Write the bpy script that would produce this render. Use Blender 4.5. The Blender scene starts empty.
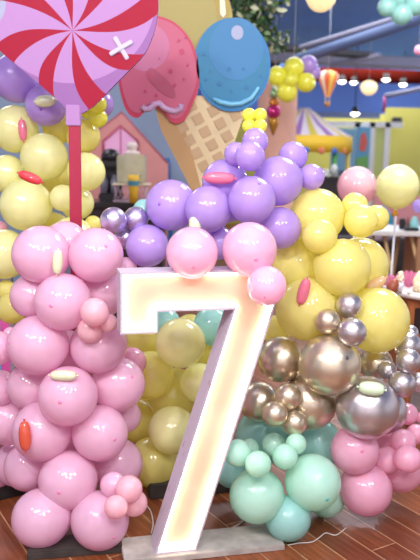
import bpy, bmesh, math, random
from mathutils import Vector, Matrix, Euler
random.seed(7)
C = bpy.context.scene.collection
PI = math.pi
# ------------------------------------------------------------------ camera
F = 750.0; CH = 1.5; PITCH = math.radians(9.7); ROLL = math.radians(1.0)
CAMROT = Matrix.Rotation(PI/2-PITCH, 3, 'X') @ Matrix.Rotation(ROLL, 3, 'Z')
CAMPOS = Vector((0, 0, CH))
cam = bpy.data.objects.new('camera', bpy.data.cameras.new('camera'))
C.objects.link(cam); cam.location = CAMPOS
cam.rotation_euler = CAMROT.to_euler()
cam.data.sensor_fit = 'HORIZONTAL'; cam.data.sensor_width = 36; cam.data.lens = F/420*36
cam.data.clip_start = .05; cam.data.clip_end = 100
cam.data.dof.use_dof = True; cam.data.dof.focus_distance = 2.9; cam.data.dof.aperture_fstop = 3.4
bpy.context.scene.camera = cam
def ray(px, py): return CAMROT @ Vector(((px-210)/F, -(py-280)/F, -1))
def at(px, py, Y):
    "survey helper: the point of the place seen in that direction, Y metres into the room"
    d = ray(px, py); return CAMPOS + d*(Y/d.y)
def on_z(px, py, z):
    d = ray(px, py); return CAMPOS + d*((z-CH)/d.z)
def mpp(Y): return Y/F      # metres per pixel, roughly, at that distance

# ------------------------------------------------------------------ materials
def lin(c):
    c = [x/255 for x in c]
    return tuple((x/12.92 if x <= .04045 else ((x+.055)/1.055)**2.4) for x in c)+(1,)
MATS = {}
def mat(name, col, rough=.5, metal=0, sss=0, coat=0, trans=0, emit=None, es=0, alpha=1, noise=0, nscale=8, bump=0, spec=None, tl=0):
    if name in MATS: return MATS[name]
    m = bpy.data.materials.new(name); m.use_nodes = True; nt = m.node_tree; b = nt.nodes['Principled BSDF']
    c = lin(col)
    b.inputs['Base Color'].default_value = c; b.inputs['Roughness'].default_value = rough
    b.inputs['Metallic'].default_value = metal
    if sss:
        b.inputs['Subsurface Weight'].default_value = sss; b.inputs['Subsurface Radius'].default_value = (1, .7, .6); b.inputs['Subsurface Scale'].default_value = .04
    if coat: b.inputs['Coat Weight'].default_value = coat; b.inputs['Coat Roughness'].default_value = .07; b.inputs['Coat IOR'].default_value = 1.75
    if trans: b.inputs['Transmission Weight'].default_value = trans
    if spec is not None: b.inputs['Specular IOR Level'].default_value = spec
    if emit: b.inputs['Emission Color'].default_value = lin(emit); b.inputs['Emission Strength'].default_value = es
    if alpha < 1: b.inputs['Alpha'].default_value = alpha
    tc = nt.nodes.new('ShaderNodeTexCoord'); nz = nt.nodes.new('ShaderNodeTexNoise'); nz.inputs['Scale'].default_value = nscale
    nt.links.new(tc.outputs['Object'], nz.inputs['Vector'])
    if noise:
        rp = nt.nodes.new('ShaderNodeValToRGB')
        rp.color_ramp.elements[0].position = .3; rp.color_ramp.elements[1].position = .7
        rp.color_ramp.elements[0].color = tuple(x*(1-noise) for x in c[:3])+(1,); rp.color_ramp.elements[1].color = tuple(min(1, x*(1+noise)) for x in c[:3])+(1,)
        nt.links.new(nz.outputs['Fac'], rp.inputs['Fac']); nt.links.new(rp.outputs['Color'], b.inputs['Base Color'])
    if bump:
        bp = nt.nodes.new('ShaderNodeBump'); bp.inputs['Strength'].default_value = bump
        nt.links.new(nz.outputs['Fac'], bp.inputs['Height']); nt.links.new(bp.outputs['Normal'], b.inputs['Normal'])
    if tl:
        t = nt.nodes.new('ShaderNodeBsdfTranslucent'); t.inputs['Color'].default_value = c
        mx = nt.nodes.new('ShaderNodeMixShader'); mx.inputs[0].default_value = tl
        nt.links.new(b.outputs[0], mx.inputs[1]); nt.links.new(t.outputs[0], mx.inputs[2])
        nt.links.new(mx.outputs[0], nt.nodes['Material Output'].inputs['Surface'])
    MATS[name] = m; return m
def latex(name, col, **k):
    k = {**dict(rough=.4, spec=.15, coat=1, noise=.04, nscale=2.5, tl=.38), **k}
    return mat(name, col, **k)
LAT = {
 'pink': latex('latex_pink', (248, 202, 226)), 'rose': latex('latex_rose', (250, 190, 214)),
 'lilac': latex('latex_lilac', (204, 172, 240)), 'pale_yellow': latex('latex_pale_yellow', (252, 250, 186)),
 'yellow': latex('latex_yellow', (249, 241, 150), tl=.45), 'lemon': latex('latex_lemon', (250, 248, 96)),
 'mint': latex('latex_mint', (206, 250, 230)), 'aqua': latex('latex_aqua', (176, 230, 222)), 'blush': latex('latex_blush', (252, 204, 214)),
 'chrome': mat('chrome_silver', (204, 197, 199), rough=.31, metal=.85, noise=.05, nscale=3),
 'gold': mat('chrome_champagne', (220, 206, 180), rough=.31, metal=.85, noise=.05, nscale=3),
 'mauve': mat('chrome_mauve', (204, 192, 222), rough=.3, metal=.85, noise=.05, nscale=3),
 'orange': latex('latex_orange', (238, 112, 82)), 'red': latex('latex_red', (236, 84, 90)), 'cream': latex('latex_cream', (232, 236, 196), tl=.15),
 'peach': latex('latex_peach', (240, 206, 160)), 'candy_pink': latex('latex_candy_pink', (246, 140, 168)), 'pale_green': latex('latex_pale_green', (222, 244, 206), tl=.15),
 'amber': latex('latex_amber', (240, 176, 40)),
}
TIPM = {'pink': mat('tip_pink', (226, 132, 176), .4), 'lilac': mat('tip_lilac', (140, 100, 200), .4), 'yellow': mat('tip_yellow', (205, 175, 40), .4),
        'mint': mat('tip_mint', (90, 190, 185), .4), 'rose': mat('tip_rose', (222, 120, 156), .4), 'dark': mat('tip_dark', (84, 74, 84), .4)}
def tipmat(k):
    return TIPM.get({'aqua':'mint','blush':'pink','pale_yellow':'yellow','lemon':'yellow','chrome':'dark','gold':'dark','mauve':'dark'}.get(k, k), TIPM['pink'])

# ------------------------------------------------------------------ mesh builders
class MB:
    def __init__(s): s.bm = bmesh.new(); s.mi = 0
    def _add(s, geom_faces):
        for f in geom_faces: f.material_index = s.mi
    def box(s, c, d, rot=None, bev=0):
        b = bmesh.new(); bmesh.ops.create_cube(b, size=1)
        for v in b.verts: v.co = Vector((v.co.x*d[0], v.co.y*d[1], v.co.z*d[2]))
        if bev: bmesh.ops.bevel(b, geom=b.edges[:], offset=bev, segments=2, affect='EDGES')
        return s.merge(b, c, rot)
    def merge(s, b, c=(0,0,0), rot=None):
        M = Matrix.Translation(Vector(c))
        if rot is not None: M = M @ (rot if isinstance(rot, Matrix) else Euler(rot).to_matrix()).to_4x4()
        b.transform(M)
        mp = {}
        for v in b.verts: mp[v] = s.bm.verts.new(v.co)
        for f in b.faces:
            try: nf = s.bm.faces.new([mp[v] for v in f.verts]); nf.material_index = s.mi if s.mi else f.material_index; nf.smooth = f.smooth
            except ValueError: pass
        b.free(); return s
    def lathe(s, prof, seg=24, c=(0,0,0), rot=None, smooth=True):
        b = bmesh.new(); rings = []
        for r, z in prof:
            if r < 1e-6: rings.append([b.verts.new((0, 0, z))])
            else: rings.append([b.verts.new((r*math.cos(2*PI*i/seg), r*math.sin(2*PI*i/seg), z)) for i in range(seg)])
        for a, q in zip(rings, rings[1:]):
            for i in range(seg):
                j = (i+1) % seg
                if len(a) == 1 and len(q) == 1: continue
                if len(a) == 1: f = b.faces.new((a[0], q[j], q[i]))
                elif len(q) == 1: f = b.faces.new((a[i], a[j], q[0]))
                else: f = b.faces.new((a[i], a[j], q[j], q[i]))
                f.smooth = smooth
        bmesh.ops.recalc_face_normals(b, faces=b.faces[:])
        return s.merge(b, c, rot)
    def ball(s, c, r, seg=20, sc=(1,1,1)):
        b = bmesh.new(); bmesh.ops.create_uvsphere(b, u_segments=seg, v_segments=max(8, seg//2+2), radius=r)
        for v in b.verts: v.co = Vector((v.co.x*sc[0], v.co.y*sc[1], v.co.z*sc[2]))
        for f in b.faces: f.smooth = True
        return s.merge(b, c)
    def tube(s, pts, r, seg=8, closed=False):
        pts = [Vector(p) for p in pts]; n = len(pts); b = bmesh.new(); rings = []
        for i, p in enumerate(pts):
            a = pts[(i-1) % n] if (i > 0 or closed) else p; q = pts[(i+1) % n] if (i < n-1 or closed) else p
            t = (q-a).normalized(); up = Vector((0,0,1)) if abs(t.z) < .9 else Vector((0,1,0))
            x = t.cross(up).normalized(); y = x.cross(t)
            rr = r[i] if isinstance(r, (list, tuple)) else r
            rings.append([b.verts.new(p+x*rr*math.cos(2*PI*k/seg)+y*rr*math.sin(2*PI*k/seg)) for k in range(seg)])
        for i in range(n if closed else n-1):
            a, q = rings[i], rings[(i+1) % n]
            for k in range(seg):
                f = b.faces.new((a[k], a[(k+1) % seg], q[(k+1) % seg], q[k])); f.smooth = True
        if not closed: b.faces.new(rings[0][::-1]); b.faces.new(rings[-1])
        bmesh.ops.recalc_face_normals(b, faces=b.faces[:])
        return s.merge(b)
    def prism(s, poly, y0, y1):
        "outline in x,z extruded along y"
        b = bmesh.new()
        a = [b.verts.new((p[0], y0, p[1])) for p in poly]; q = [b.verts.new((p[0], y1, p[1])) for p in poly]
        b.faces.new(a); b.faces.new(q[::-1])
        for i in range(len(poly)):
            j = (i+1) % len(poly); b.faces.new((a[i], q[i], q[j], a[j]))
        bmesh.ops.recalc_face_normals(b, faces=b.faces[:])
        return s.merge(b)
    def build(s, name, mats, parent=None, matrix=None):
        me = bpy.data.meshes.new(name); s.bm.to_mesh(me); s.bm.free()
        for m in (mats if isinstance(mats, (list, tuple)) else [mats]): me.materials.append(m)
        o = bpy.data.objects.new(name, me); C.objects.link(o)
        if matrix is not None: o.matrix_world = matrix
        if parent: o.parent = parent
        return o
def tag(o, label=None, cat=None, group=None, kind=None):
    if label: o['label'] = label
    if cat: o['category'] = cat
    if group: o['group'] = group
    if kind: o['kind'] = kind
    return o
def thing(name, label, cat, loc=(0,0,0), rotz=0, group=None):
    o = bpy.data.objects.new(name, None); C.objects.link(o); o.empty_display_size = .1
    o.location = loc; o.rotation_euler = (0, 0, rotz); return tag(o, label, cat, group)
def struct(name, mb, m, matrix=None): return tag(mb.build(name, m, matrix=matrix), kind='structure')

# ------------------------------------------------------------------ balloon kit
def body_bm():
    prof = []
    n = 16
    for i in range(n+1):
        a = PI/2 - PI*i/n*.94
        r = math.cos(a); z = math.sin(a)
        if z < 0: z = z*1.06
        prof.append((max(r, 0) if i else 0, z))
    prof += [(.085, -1.09), (.05, -1.13)]
    m = MB(); m.lathe(prof, 28); return m
def knot_bm():
    m = MB(); m.lathe([(.045, -1.10), (.075, -1.135), (.075, -1.16), (.04, -1.18), (.05, -1.21), (.10, -1.25), (.09, -1.262), (0, -1.22)], 10); return m
def tip_bm():
    m = MB(); m.lathe([(0, 1.022), (.03, 1.018), (.05, 1.006), (.066, .992)], 12); return m
BALL = {}   # colour -> (body mesh, knot mesh, tip mesh)
def ballmesh(k):
    if k not in BALL:
        out = []
        for nm, f, mt in (('balloon', body_bm, LAT[k]), ('knot', knot_bm, LAT[k]), ('tip', tip_bm, tipmat(k))):
            m = f(); me = bpy.data.meshes.new(nm+'_'+k); m.bm.to_mesh(me); m.bm.free(); me.materials.append(mt); out.append(me)
        BALL[k] = out
    return BALL[k]
PLACED = []     # centre, radius of every balloon set so far
def balloon(name, k, c, r, label, group, axis=None, tip=False, rx=1, rz=1):
    b, kn, tp = ballmesh(k)
    o = bpy.data.objects.new(name, b); C.objects.link(o)
    if axis is None: axis = Vector((random.uniform(-.8, .8), -1, random.uniform(-.2, .7)))
    q = Vector(axis).to_track_quat('Z', 'Y')
    S = Matrix.Diagonal((r*rx, r, r*rz)).to_4x4() if (rx != 1 or rz != 1) else Matrix.Scale(r, 4)
    o.rotation_mode = 'QUATERNION'; o.location = c; o.rotation_quaternion = q; o.scale = (r, r*rx, r) if rx != 1 else (r, r, r)
    tag(o, label, 'balloon', group)
    x = bpy.data.objects.new('knot', kn); C.objects.link(x); x.parent = o
    if tip:
        x = bpy.data.objects.new('tip', tp); C.objects.link(x); x.parent = o; x.scale = (1.1, 1.1, 1.0); x['label'] = 'darker round tip where the latex is thick'
    PLACED.append((Vector(c), r)); return o
def bunch(rows, group, squeeze=.9):
    """rows, nearest first: (name, colour, px, py, radius in px, nearest Y, label[, (tip px, py)]).
    Each balloon is pushed back until it only presses lightly against those already hung."""
    for row in rows:
        name, k, px, py, rp, y0, label = row[:7]
        tipp = row[7] if len(row) > 7 else None
        if y0 < 0:      # hung from the front: slides back until it touches the pile
            Y = 2.3
            while Y < -y0:
                c = at(px, py, Y); r = rp/F*(c-CAMPOS).dot(CAMROT @ Vector((0,0,-1)))
                if any((c-p).length < .94*(r+q) for p, q in PLACED): break
                Y += .004
            axis = None
            balloon(name, k, c, r, label, group, (CAMROT @ Vector(((tipp[0]-px)/rp, -(tipp[1]-py)/rp, .8))) if tipp else None, bool(tipp)); continue
        Y = y0
        while True:
            c = at(px, py, Y); dist = (c-CAMPOS).length; r = rp/F*(c-CAMPOS).dot(CAMROT @ Vector((0,0,-1)))
            if c.z - r < .0:      # rests on the floor
                while c.z - r < .0: Y -= .005; c = at(px, py, Y); r = rp/F*(c-CAMPOS).dot(CAMROT @ Vector((0,0,-1)))
                break
            if all((c-p).length >= squeeze*(r+q) for p, q in PLACED): break
            Y += .008
            if Y > y0+.34: break
        axis = None
        if tipp:
            a = (tipp[0]-px)/rp; b = -(tipp[1]-py)/rp; axis = CAMROT @ Vector((a, b, math.sqrt(max(.02, 1-a*a-b*b))))
        balloon(name, k, c, r, label, group, axis, bool(tipp))
# ------------------------------------------------------------------ the setting
def wood_floor():
    m = bpy.data.materials.new('wood_planks'); m.use_nodes = True; nt = m.node_tree; b = nt.nodes['Principled BSDF']
    N = nt.nodes.new; L = nt.links.new
    tc = N('ShaderNodeTexCoord'); mp = N('ShaderNodeMapping'); mp.inputs['Rotation'].default_value = (0, 0, math.radians(-121))
    L(tc.outputs['Object'], mp.inputs['Vector'])
    br = N('ShaderNodeTexBrick'); br.inputs['Scale'].default_value = 1; br.inputs['Brick Width'].default_value = 1.2; br.inputs['Row Height'].default_value = .128
    br.inputs['Mortar Size'].default_value = .0028; br.inputs['Mortar Smooth'].default_value = .3; br.offset = .37
    br.inputs['Color1'].default_value = lin((150, 84, 48)); br.inputs['Color2'].default_value = lin((120, 62, 36)); br.inputs['Mortar'].default_value = lin((205, 160, 120))
    L(mp.outputs[0], br.inputs['Vector'])
    m2 = N('ShaderNodeMapping'); m2.inputs['Scale'].default_value = (2.5, 38, 1); L(mp.outputs[0], m2.inputs['Vector'])
    nz = N('ShaderNodeTexNoise'); nz.inputs['Scale'].default_value = 1.6; nz.inputs['Detail'].default_value = 5; nz.inputs['Distortion'].default_value = .8
    L(m2.outputs[0], nz.inputs['Vector'])
    rp = N('ShaderNodeValToRGB'); rp.color_ramp.elements[0].position = .35; rp.color_ramp.elements[1].position = .7
    rp.color_ramp.elements[0].color = (.42, .36, .32, 1); rp.color_ramp.elements[1].color = (1, 1, 1, 1)
    L(nz.outputs['Fac'], rp.inputs['Fac'])
    mx = N('ShaderNodeMix'); mx.data_type = 'RGBA'; mx.blend_type = 'MULTIPLY'; mx.inputs[0].default_value = .75
    L(br.outputs['Color'], mx.inputs[6]); L(rp.outputs['Color'], mx.inputs[7]); L(mx.outputs[2], b.inputs['Base Color'])
    b.inputs['Roughness'].default_value = .34
    return m
m = MB(); m.box((0, 11, -.05), (16, 26, .1)); struct('floor', m, wood_floor())
blue_wall = mat('blue_wall', (104, 136, 206), .8, noise=.06, nscale=1)
ceil_blue = mat('ceiling_blue', (98, 156, 244), .8, noise=.08, nscale=.6)
m = MB(); m.box((0, 11, 3.45), (16, 26, .1)); struct('ceiling', m, ceil_blue)
m = MB(); m.box((0, 20.1, 1.7), (16, .2, 3.4)); struct('wall_back', m, blue_wall)
p = at(384, 150, 15)
m = MB(); m.box((p.x+2.0, 15, at(405, 108, 15).z/2), (4.0, .15, at(405, 108, 15).z)); struct('wall_right', m, mat('yellow_wall', (190, 184, 92), .8, noise=.05, nscale=1))
# pale blue-grey wall behind the playhouse
m = MB(); m.box((-2.6, 8.3, 1.5), (4.7, .12, 3.0)); struct('wall_left', m, mat('grey_blue_wall', (142, 160, 186), .8, noise=.05, nscale=1))
m = MB(); m.box((0, -2.1, 1.7), (16, .2, 3.4)); struct('wall_front', m, mat('cream_wall', (222, 206, 206), .8, noise=.05, nscale=1))
# glazed partition, white frames (part of the room)
white = mat('white_paint', (228, 230, 228), .5); grey = mat('grey_metal', (120, 124, 140), .5)
Yp = 14.2
xa = at(300, 130, Yp).x; xb = at(402, 130, Yp).x; ztop = at(350, 122, Yp).z
fr = MB(); fr.box(((xa+xb)/2, Yp, ztop-.04), (xb-xa, .1, .1)); fr.box(((xa+xb)/2, Yp, .05), (xb-xa, .1, .1))
for x in (298, 356, 371, 386): fr.box((at(x, 150, Yp).x, Yp, ztop/2), (.10, .1, ztop))
tag(fr.build('window_1', white), kind='structure')
m = MB(); m.box(((at(371,150,Yp).x+at(386,150,Yp).x)/2, Yp, ztop/2), (at(386,150,Yp).x-at(371,150,Yp).x-.1, .04, ztop-.1)); struct('trim_1', m, mat('green_yellow_panel', (196, 206, 124), .7))
m = MB(); m.box(((xa+xb)/2-1.2, 16, at(350, 114, 16).z/2), (4.5, .1, at(350, 114, 16).z)); struct('wall_middle', m, mat('yellow_wall', (190, 184, 92)))
m = MB(); a, b = at(230, 113, 13.8), at(386, 113, 13.8)
m.box(((a.x+b.x)/2, 14.35, a.z+.02), (b.x-a.x, .15, .10)); struct('trim_2', m, mat('grey_ledge', (84, 96, 128), .7))
# ------------------------------------------------------------------ lamps of the room, and added fill lights
def spot(px, py, Y, label, power=20, z=None, group='ceiling spotlights', er=None):
    c = at(px, py, Y)
    t = thing('spotlight', label, 'light', c, 0, group)
    m = MB(); m.lathe([(0, .10), (.05, .10), (.06, 0), (.05, -.0), (.045, .03), (0, .03)], 16); m.build('housing', mat('black_lamp', (30, 30, 34), .4), t)
    m = MB(); m.lathe([(0, -.05), (.05, -.04), (.075, -.008), (.06, .0), (0, .004)], 16); m.build('lens', mat('lamp_lens', (255, 250, 240), emit=(255, 246, 230), es=7), t)
    m = MB(); m.tube([(0, 0, .09), (0, 0, 3.4-c.z)], .008, 6); m.build('stem', mat('black_lamp', (30, 30, 34)), t)
spot(342, 81, 15, 'spotlight just right of the hot-air balloon lantern, lowest and brightest')
spot(354, 82, 15.5, 'spotlight between the lantern pair and the shell lamp')
spot(386, 79, 15, 'spotlight right of the cream shell lamp')
spot(403, 84, 14.5, 'flat round spotlight nearest the right edge of the photo')
spot(355, 113, 13, 'wide white downlight above the glazed partition frame')
def lamp(name, loc, energy, size, col=(1, .95, .9), rot=(0,0,0), shape='DISK', sy=None):
    l = bpy.data.lights.new(name, 'AREA'); l.energy = energy; l.shape = shape; l.size = size; l.color = col
    if sy: l.shape = 'RECTANGLE'; l.size_y = sy
    o = bpy.data.objects.new(name, l); C.objects.link(o); o.location = loc; o.rotation_euler = rot; return o
# round ceiling lamps above and behind the photographer
for i, (x, y, e) in enumerate([(-1.5, -.1, 38), (-.7, .1, 34), (.9, 0, 38), (-.3, -1.3, 30), (1.9, .4, 34), (-2.3, .8, 26), (1.2, -1.4, 26)]):
    o = lamp('ceiling_lamp_light', (x, y, 3.3), e, .26, (1, .95, .92))
    o.rotation_euler = (Vector((0, 3, .8))-Vector((x, y, 3.3))).to_track_quat('-Z', 'Y').to_euler()
lamp('overhead_fill', (0, 1.6, 3.38), 40, 3.2, (1, .93, .97))  # broad soft overhead fill, added without a fixture
q_ = lamp('front_fill', (-.6, -1.8, 1.7), 46, 7.5, (1, .95, .98), (PI/2, 0, 0), sy=2.8)  # large soft fill added behind the camera, no window modelled there
lamp('hall_light', (1.5, 9, 3.35), 110, 3, (.96, .96, 1))
lamp('hall_light', (3, 15, 3.3), 160, 3, (.96, .97, 1))
lamp('hall_light', (-2, 6.2, 3.3), 40, 1.5, (1, .96, .95))
lamp('hall_light', (1.4, 4.6, 3.3), 95, 1.2, (1, .97, .95))  # added to brighten the balloons on sticks, no fixture here
def fill_point(x, y, e):  # unseen point light added to lift the dark ceiling, no pendant hangs there
    l = bpy.data.lights.new('ceiling_fill', 'POINT'); l.energy = e; l.shadow_soft_size = .12; l.color = (.95, .96, 1)
    o = bpy.data.objects.new('ceiling_fill', l); C.objects.link(o); o.location = (x, y, 2.75)
for x, y, e in ((4.2, 10, 45), (-2.5, 11, 30), (5.0, 12.3, 25), (1.2, 17.5, 60), (5, 18, 50), (3.6, 7, 20)): fill_point(x, y, e)
w = bpy.data.worlds.new('world'); bpy.context.scene.world = w; w.use_nodes = True
w.node_tree.nodes['Background'].inputs[0].default_value = (.82, .78, .88, 1); w.node_tree.nodes['Background'].inputs[1].default_value = .9
vs = bpy.context.scene.view_settings; vs.view_transform = 'Standard'; vs.look = 'None'; vs.exposure = 0; vs.gamma = 1; vs.use_curve_mapping = False

# ------------------------------------------------------------------ the lit number 7
ANG = math.radians(13); U = Vector((math.cos(ANG), math.sin(ANG), 0)); Nn = Vector((math.sin(ANG), -math.cos(ANG), 0))
TH = .024
O7 = on_z(155, 555, TH)
def uv7(px, py):
    d = ray(px, py); t = (O7-CAMPOS).dot(Nn)/d.dot(Nn); p = CAMPOS+d*t
    return ((p-O7).dot(U), p.z)
M7 = Matrix.Translation(O7-Vector((0,0,TH))) @ Matrix.Rotation(ANG, 4, 'Z')
bl = (0, TH); br = (uv7(196, 553)[0], TH)
top = uv7(121, 273)[1]; stubz = uv7(120, 334.5)[1]; inz = (uv7(159, 311.4)[1]+uv7(234, 310)[1])/2
lx = (uv7(121, 273)[0]+uv7(119.6, 334)[0])/2; sx = uv7(158, 322)[0]; ix = uv7(234, 310)[0]
rk = uv7(269, 303); rt = uv7(277, 280)[0]
OUT = [bl, br, (rt, top-.12), (rt, top), (lx, top), (lx, stubz), (sx, stubz), (sx, inz), (ix, inz)]
def inset(poly, d):
    n = len(poly); P = [Vector(p) for p in poly]; out = []
    area = sum(P[i].x*P[(i+1) % n].y-P[(i+1) % n].x*P[i].y for i in range(n)); s = 1 if area > 0 else -1
    for i in range(n):
        a, b, c = P[i-1], P[i], P[(i+1) % n]
        e1 = (b-a).normalized(); e2 = (c-b).normalized()
        n1 = Vector((-e1.y, e1.x))*s; n2 = Vector((-e2.y, e2.x))*s
        k = (n1+n2); k = k/(k.dot(n1))
        q = b+k*d; out.append((q.x, q.y))
    return out
seven = thing('number_seven_sign', 'big white wooden marquee number 7 with glowing warm white light strips', 'sign', (0,0,0))
seven.matrix_world = M7
D7 = .115
def ring(mb, outer, inner, y0, y1):
    n = len(outer); b = bmesh.new()
    A = [b.verts.new((p[0], y0, p[1])) for p in outer]; B = [b.verts.new((p[0], y1, p[1])) for p in outer]
    Cc = [b.verts.new((p[0], y0, p[1])) for p in inner]; Dd = [b.verts.new((p[0], y1, p[1])) for p in inner]
    for i in range(n):
        j = (i+1) % n
        b.faces.new((A[i], A[j], B[j], B[i])); b.faces.new((Cc[i], Dd[i], Dd[j], Cc[j]))
        b.faces.new((A[i], Cc[i], Cc[j], A[j])); b.faces.new((B[i], B[j], Dd[j], Dd[i]))
    bmesh.ops.recalc_face_normals(b, faces=b.faces[:]); mb.merge(b)
def worn():
    m = mat('worn_white_wood', (226, 216, 226), .55)
    nt = m.node_tree; b = nt.nodes['Principled BSDF']; tc = nt.nodes.new('ShaderNodeTexCoord')
    nz = nt.nodes.new('ShaderNodeTexNoise'); nz.inputs['Scale'].default_value = 14; nz.inputs['Detail'].default_value = 6
    mp = nt.nodes.new('ShaderNodeMapping'); mp.inputs['Scale'].default_value = (.5, 3, 1)
    nt.links.new(tc.outputs['Object'], mp.inputs[0]); nt.links.new(mp.outputs[0], nz.inputs['Vector'])
    rp = nt.nodes.new('ShaderNodeValToRGB'); e = rp.color_ramp.elements
    e[0].position = .27; e[0].color = lin((140, 112, 96)); e[1].position = .36; e[1].color = lin((196, 184, 196))
    nt.links.new(nz.outputs['Fac'], rp.inputs['Fac']); nt.links.new(rp.outputs[0], b.inputs['Base Color']); return m
wornm = worn()
m = MB(); ring(m, OUT, inset(OUT, .007), 0, D7); m.build('side_wall', wornm, seven)
m = MB(); m.prism(inset(OUT, .0065), .030, .040); m.build('face_panel', mat('panel_paint', (202, 178, 154), .6, noise=.12, nscale=5), seven)
strip = inset(OUT, .0125)
m = MB(); m.tube([(p[0], .017, p[1]) for p in strip], .0042, 6, closed=True)
ls = m.build('light_strip', mat('led_strip', (255, 240, 200), emit=(255, 232, 200), es=20), seven)
ls['label'] = 'glowing warm white light strip'
# its base plank
pl = thing('base_plank', 'scuffed white wooden plank lying under the number 7', 'plank', (0,0,0)); pl.matrix_world = M7
px0 = -.115; px1 = uv7(283, 549)[0]
m = MB(); m.box(((px0+px1)/2, .065, TH/2), (px1-px0, .17, TH-.001), bev=.002); m.build('board', mat('weathered_white_plank', (168, 160, 152), .6, noise=.22, nscale=16), pl)
# plank is in the same local frame (floor at z=0)

# ------------------------------------------------------------------ dark boards under the pink column
def board(pa, pb, w, h, label, c):
    a = on_z(*pa, 0); b = on_z(*pb, 0); d = b-a; ang = math.atan2(d.y, d.x)
    m = MB(); m.box((0, 0, h/2), (d.length, w, h), bev=.003)
    m.box((0, 0, h+.003), (d.length*.97, w*.8, .006))
    o = m.build('weathered_board', mat('dark_board_'+c, (58, 50, 46) if c == 'a' else (34, 32, 34), .7, noise=.3, nscale=14))
    o.location = (a+b)/2+Vector((-math.sin(ang), math.cos(ang), 0))*w/2; o.rotation_euler = (0, 0, ang); tag(o, label, 'board')
board((27, 561), (124, 553), .13, .022, 'dark weathered wooden board on the floor in front of the pink balloons', 'a')
board((-30, 508), (27, 494), .2, .05, 'black board on the floor at the left edge, under the pink column', 'b')
board((150, 500), (236, 492), .08, .055, 'dark wooden batten on the floor behind the number 7', 'a')

# ------------------------------------------------------------------ swirl heart lollipop
LY = 3.22
def ring_catmull(pts, n=12):
    out = []; N = len(pts); P = [Vector(p) for p in pts]
    for i in range(N):
        a, b, c, d = P[i-1], P[i], P[(i+1) % N], P[(i+2) % N]
        for k in range(n):
            t = k/n
            out.append(.5*((2*b)+(c-a)*t+(2*a-5*b+4*c-d)*t*t+(3*b-a-3*c+d)*t**3))
    return out
sc = mpp(LY)*1.0
lol = thing('heart_lollipop', 'giant pink heart lollipop cutout with red swirl stripes on a crimson stick', 'decoration', at(75, 238, LY))
zero = at(73, 31, LY)-Vector(lol.location)
heart_px = [(73.5, 110), (60, 98), (30, 73), (0, 48), (-16, 26), (-20, 0), (-12, -26), (10, -44), (36, -44), (58, -32), (73, -16),
            (90, -32), (114, -44), (138, -40), (152, -18), (155, 4), (153.5, 20), (150, 34), (142, 51), (128, 66), (113, 81), (97, 97), (87, 105)]
hp = ring_catmull([((x-73), -(y-31)) for x, y in heart_px], 6)
def Rof(th):
    best = 0; d = Vector((math.cos(th), math.sin(th)))
    for i in range(len(hp)):
        a, b = hp[i], hp[(i+1) % len(hp)]; e = b-a
        den = d.x*e.y-d.y*e.x
        if abs(den) < 1e-9: continue
        t = (a.x*e.y-a.y*e.x)/den; u = (a.x*d.y-a.y*d.x)/den
        if t > 0 and -1e-6 <= u <= 1+1e-6: best = max(best, t)
    return best
NR = 18
b = bmesh.new()
redm = mat('lolly_red', (150, 16, 46), .55, spec=.2)
def lolly_pink():
    "printed face: a darker rose tone outside a big circle and a pale shine mark at the upper left"
    m = mat('lolly_pink', (168, 126, 176), .55, spec=.2); nt = m.node_tree; bs_ = nt.nodes['Principled BSDF']; N = nt.nodes.new; L = nt.links.new
    tc = N('ShaderNodeTexCoord')
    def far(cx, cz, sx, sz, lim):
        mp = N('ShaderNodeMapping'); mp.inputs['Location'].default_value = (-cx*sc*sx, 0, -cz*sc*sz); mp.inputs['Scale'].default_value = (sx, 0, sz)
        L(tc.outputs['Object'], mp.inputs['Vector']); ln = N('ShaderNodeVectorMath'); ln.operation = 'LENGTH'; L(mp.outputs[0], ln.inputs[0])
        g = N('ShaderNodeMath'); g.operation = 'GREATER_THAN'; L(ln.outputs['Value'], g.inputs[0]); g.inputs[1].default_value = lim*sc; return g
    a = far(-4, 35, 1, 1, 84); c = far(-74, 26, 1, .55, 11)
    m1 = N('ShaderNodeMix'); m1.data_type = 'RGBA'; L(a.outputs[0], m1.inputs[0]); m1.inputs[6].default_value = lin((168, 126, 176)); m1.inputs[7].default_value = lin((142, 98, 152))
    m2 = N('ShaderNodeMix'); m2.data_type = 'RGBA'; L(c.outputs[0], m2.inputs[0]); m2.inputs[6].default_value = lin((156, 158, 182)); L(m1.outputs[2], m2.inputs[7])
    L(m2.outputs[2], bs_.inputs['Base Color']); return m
pinkm = lolly_pink()
stc = sorted(math.radians(-x) % (2*PI) for x in (160, 115, 70, 25, -20, -65, -110, -155))
def half(t): return math.radians(5.0+4.6*math.sin(min(1, t*1.05)*PI*.72))
def twist(t): return -math.radians(16)*(1-t**1.8)
cols = []      # (angle function, red?)
for q, s_ in enumerate(stc):
    nx = stc[(q+1) % 8]+(2*PI if q == 7 else 0)
    for k_ in range(6): cols.append((lambda t, s_=s_, k_=k_: s_+half(t)*(k_/3-1)+twist(t), 1))
    for k_ in range(10): cols.append((lambda t, s_=s_, nx=nx, k_=k_: (s_+half(t))+((nx-half(t))-(s_+half(t)))*k_/10+twist(t), 0))
grid = []
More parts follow.
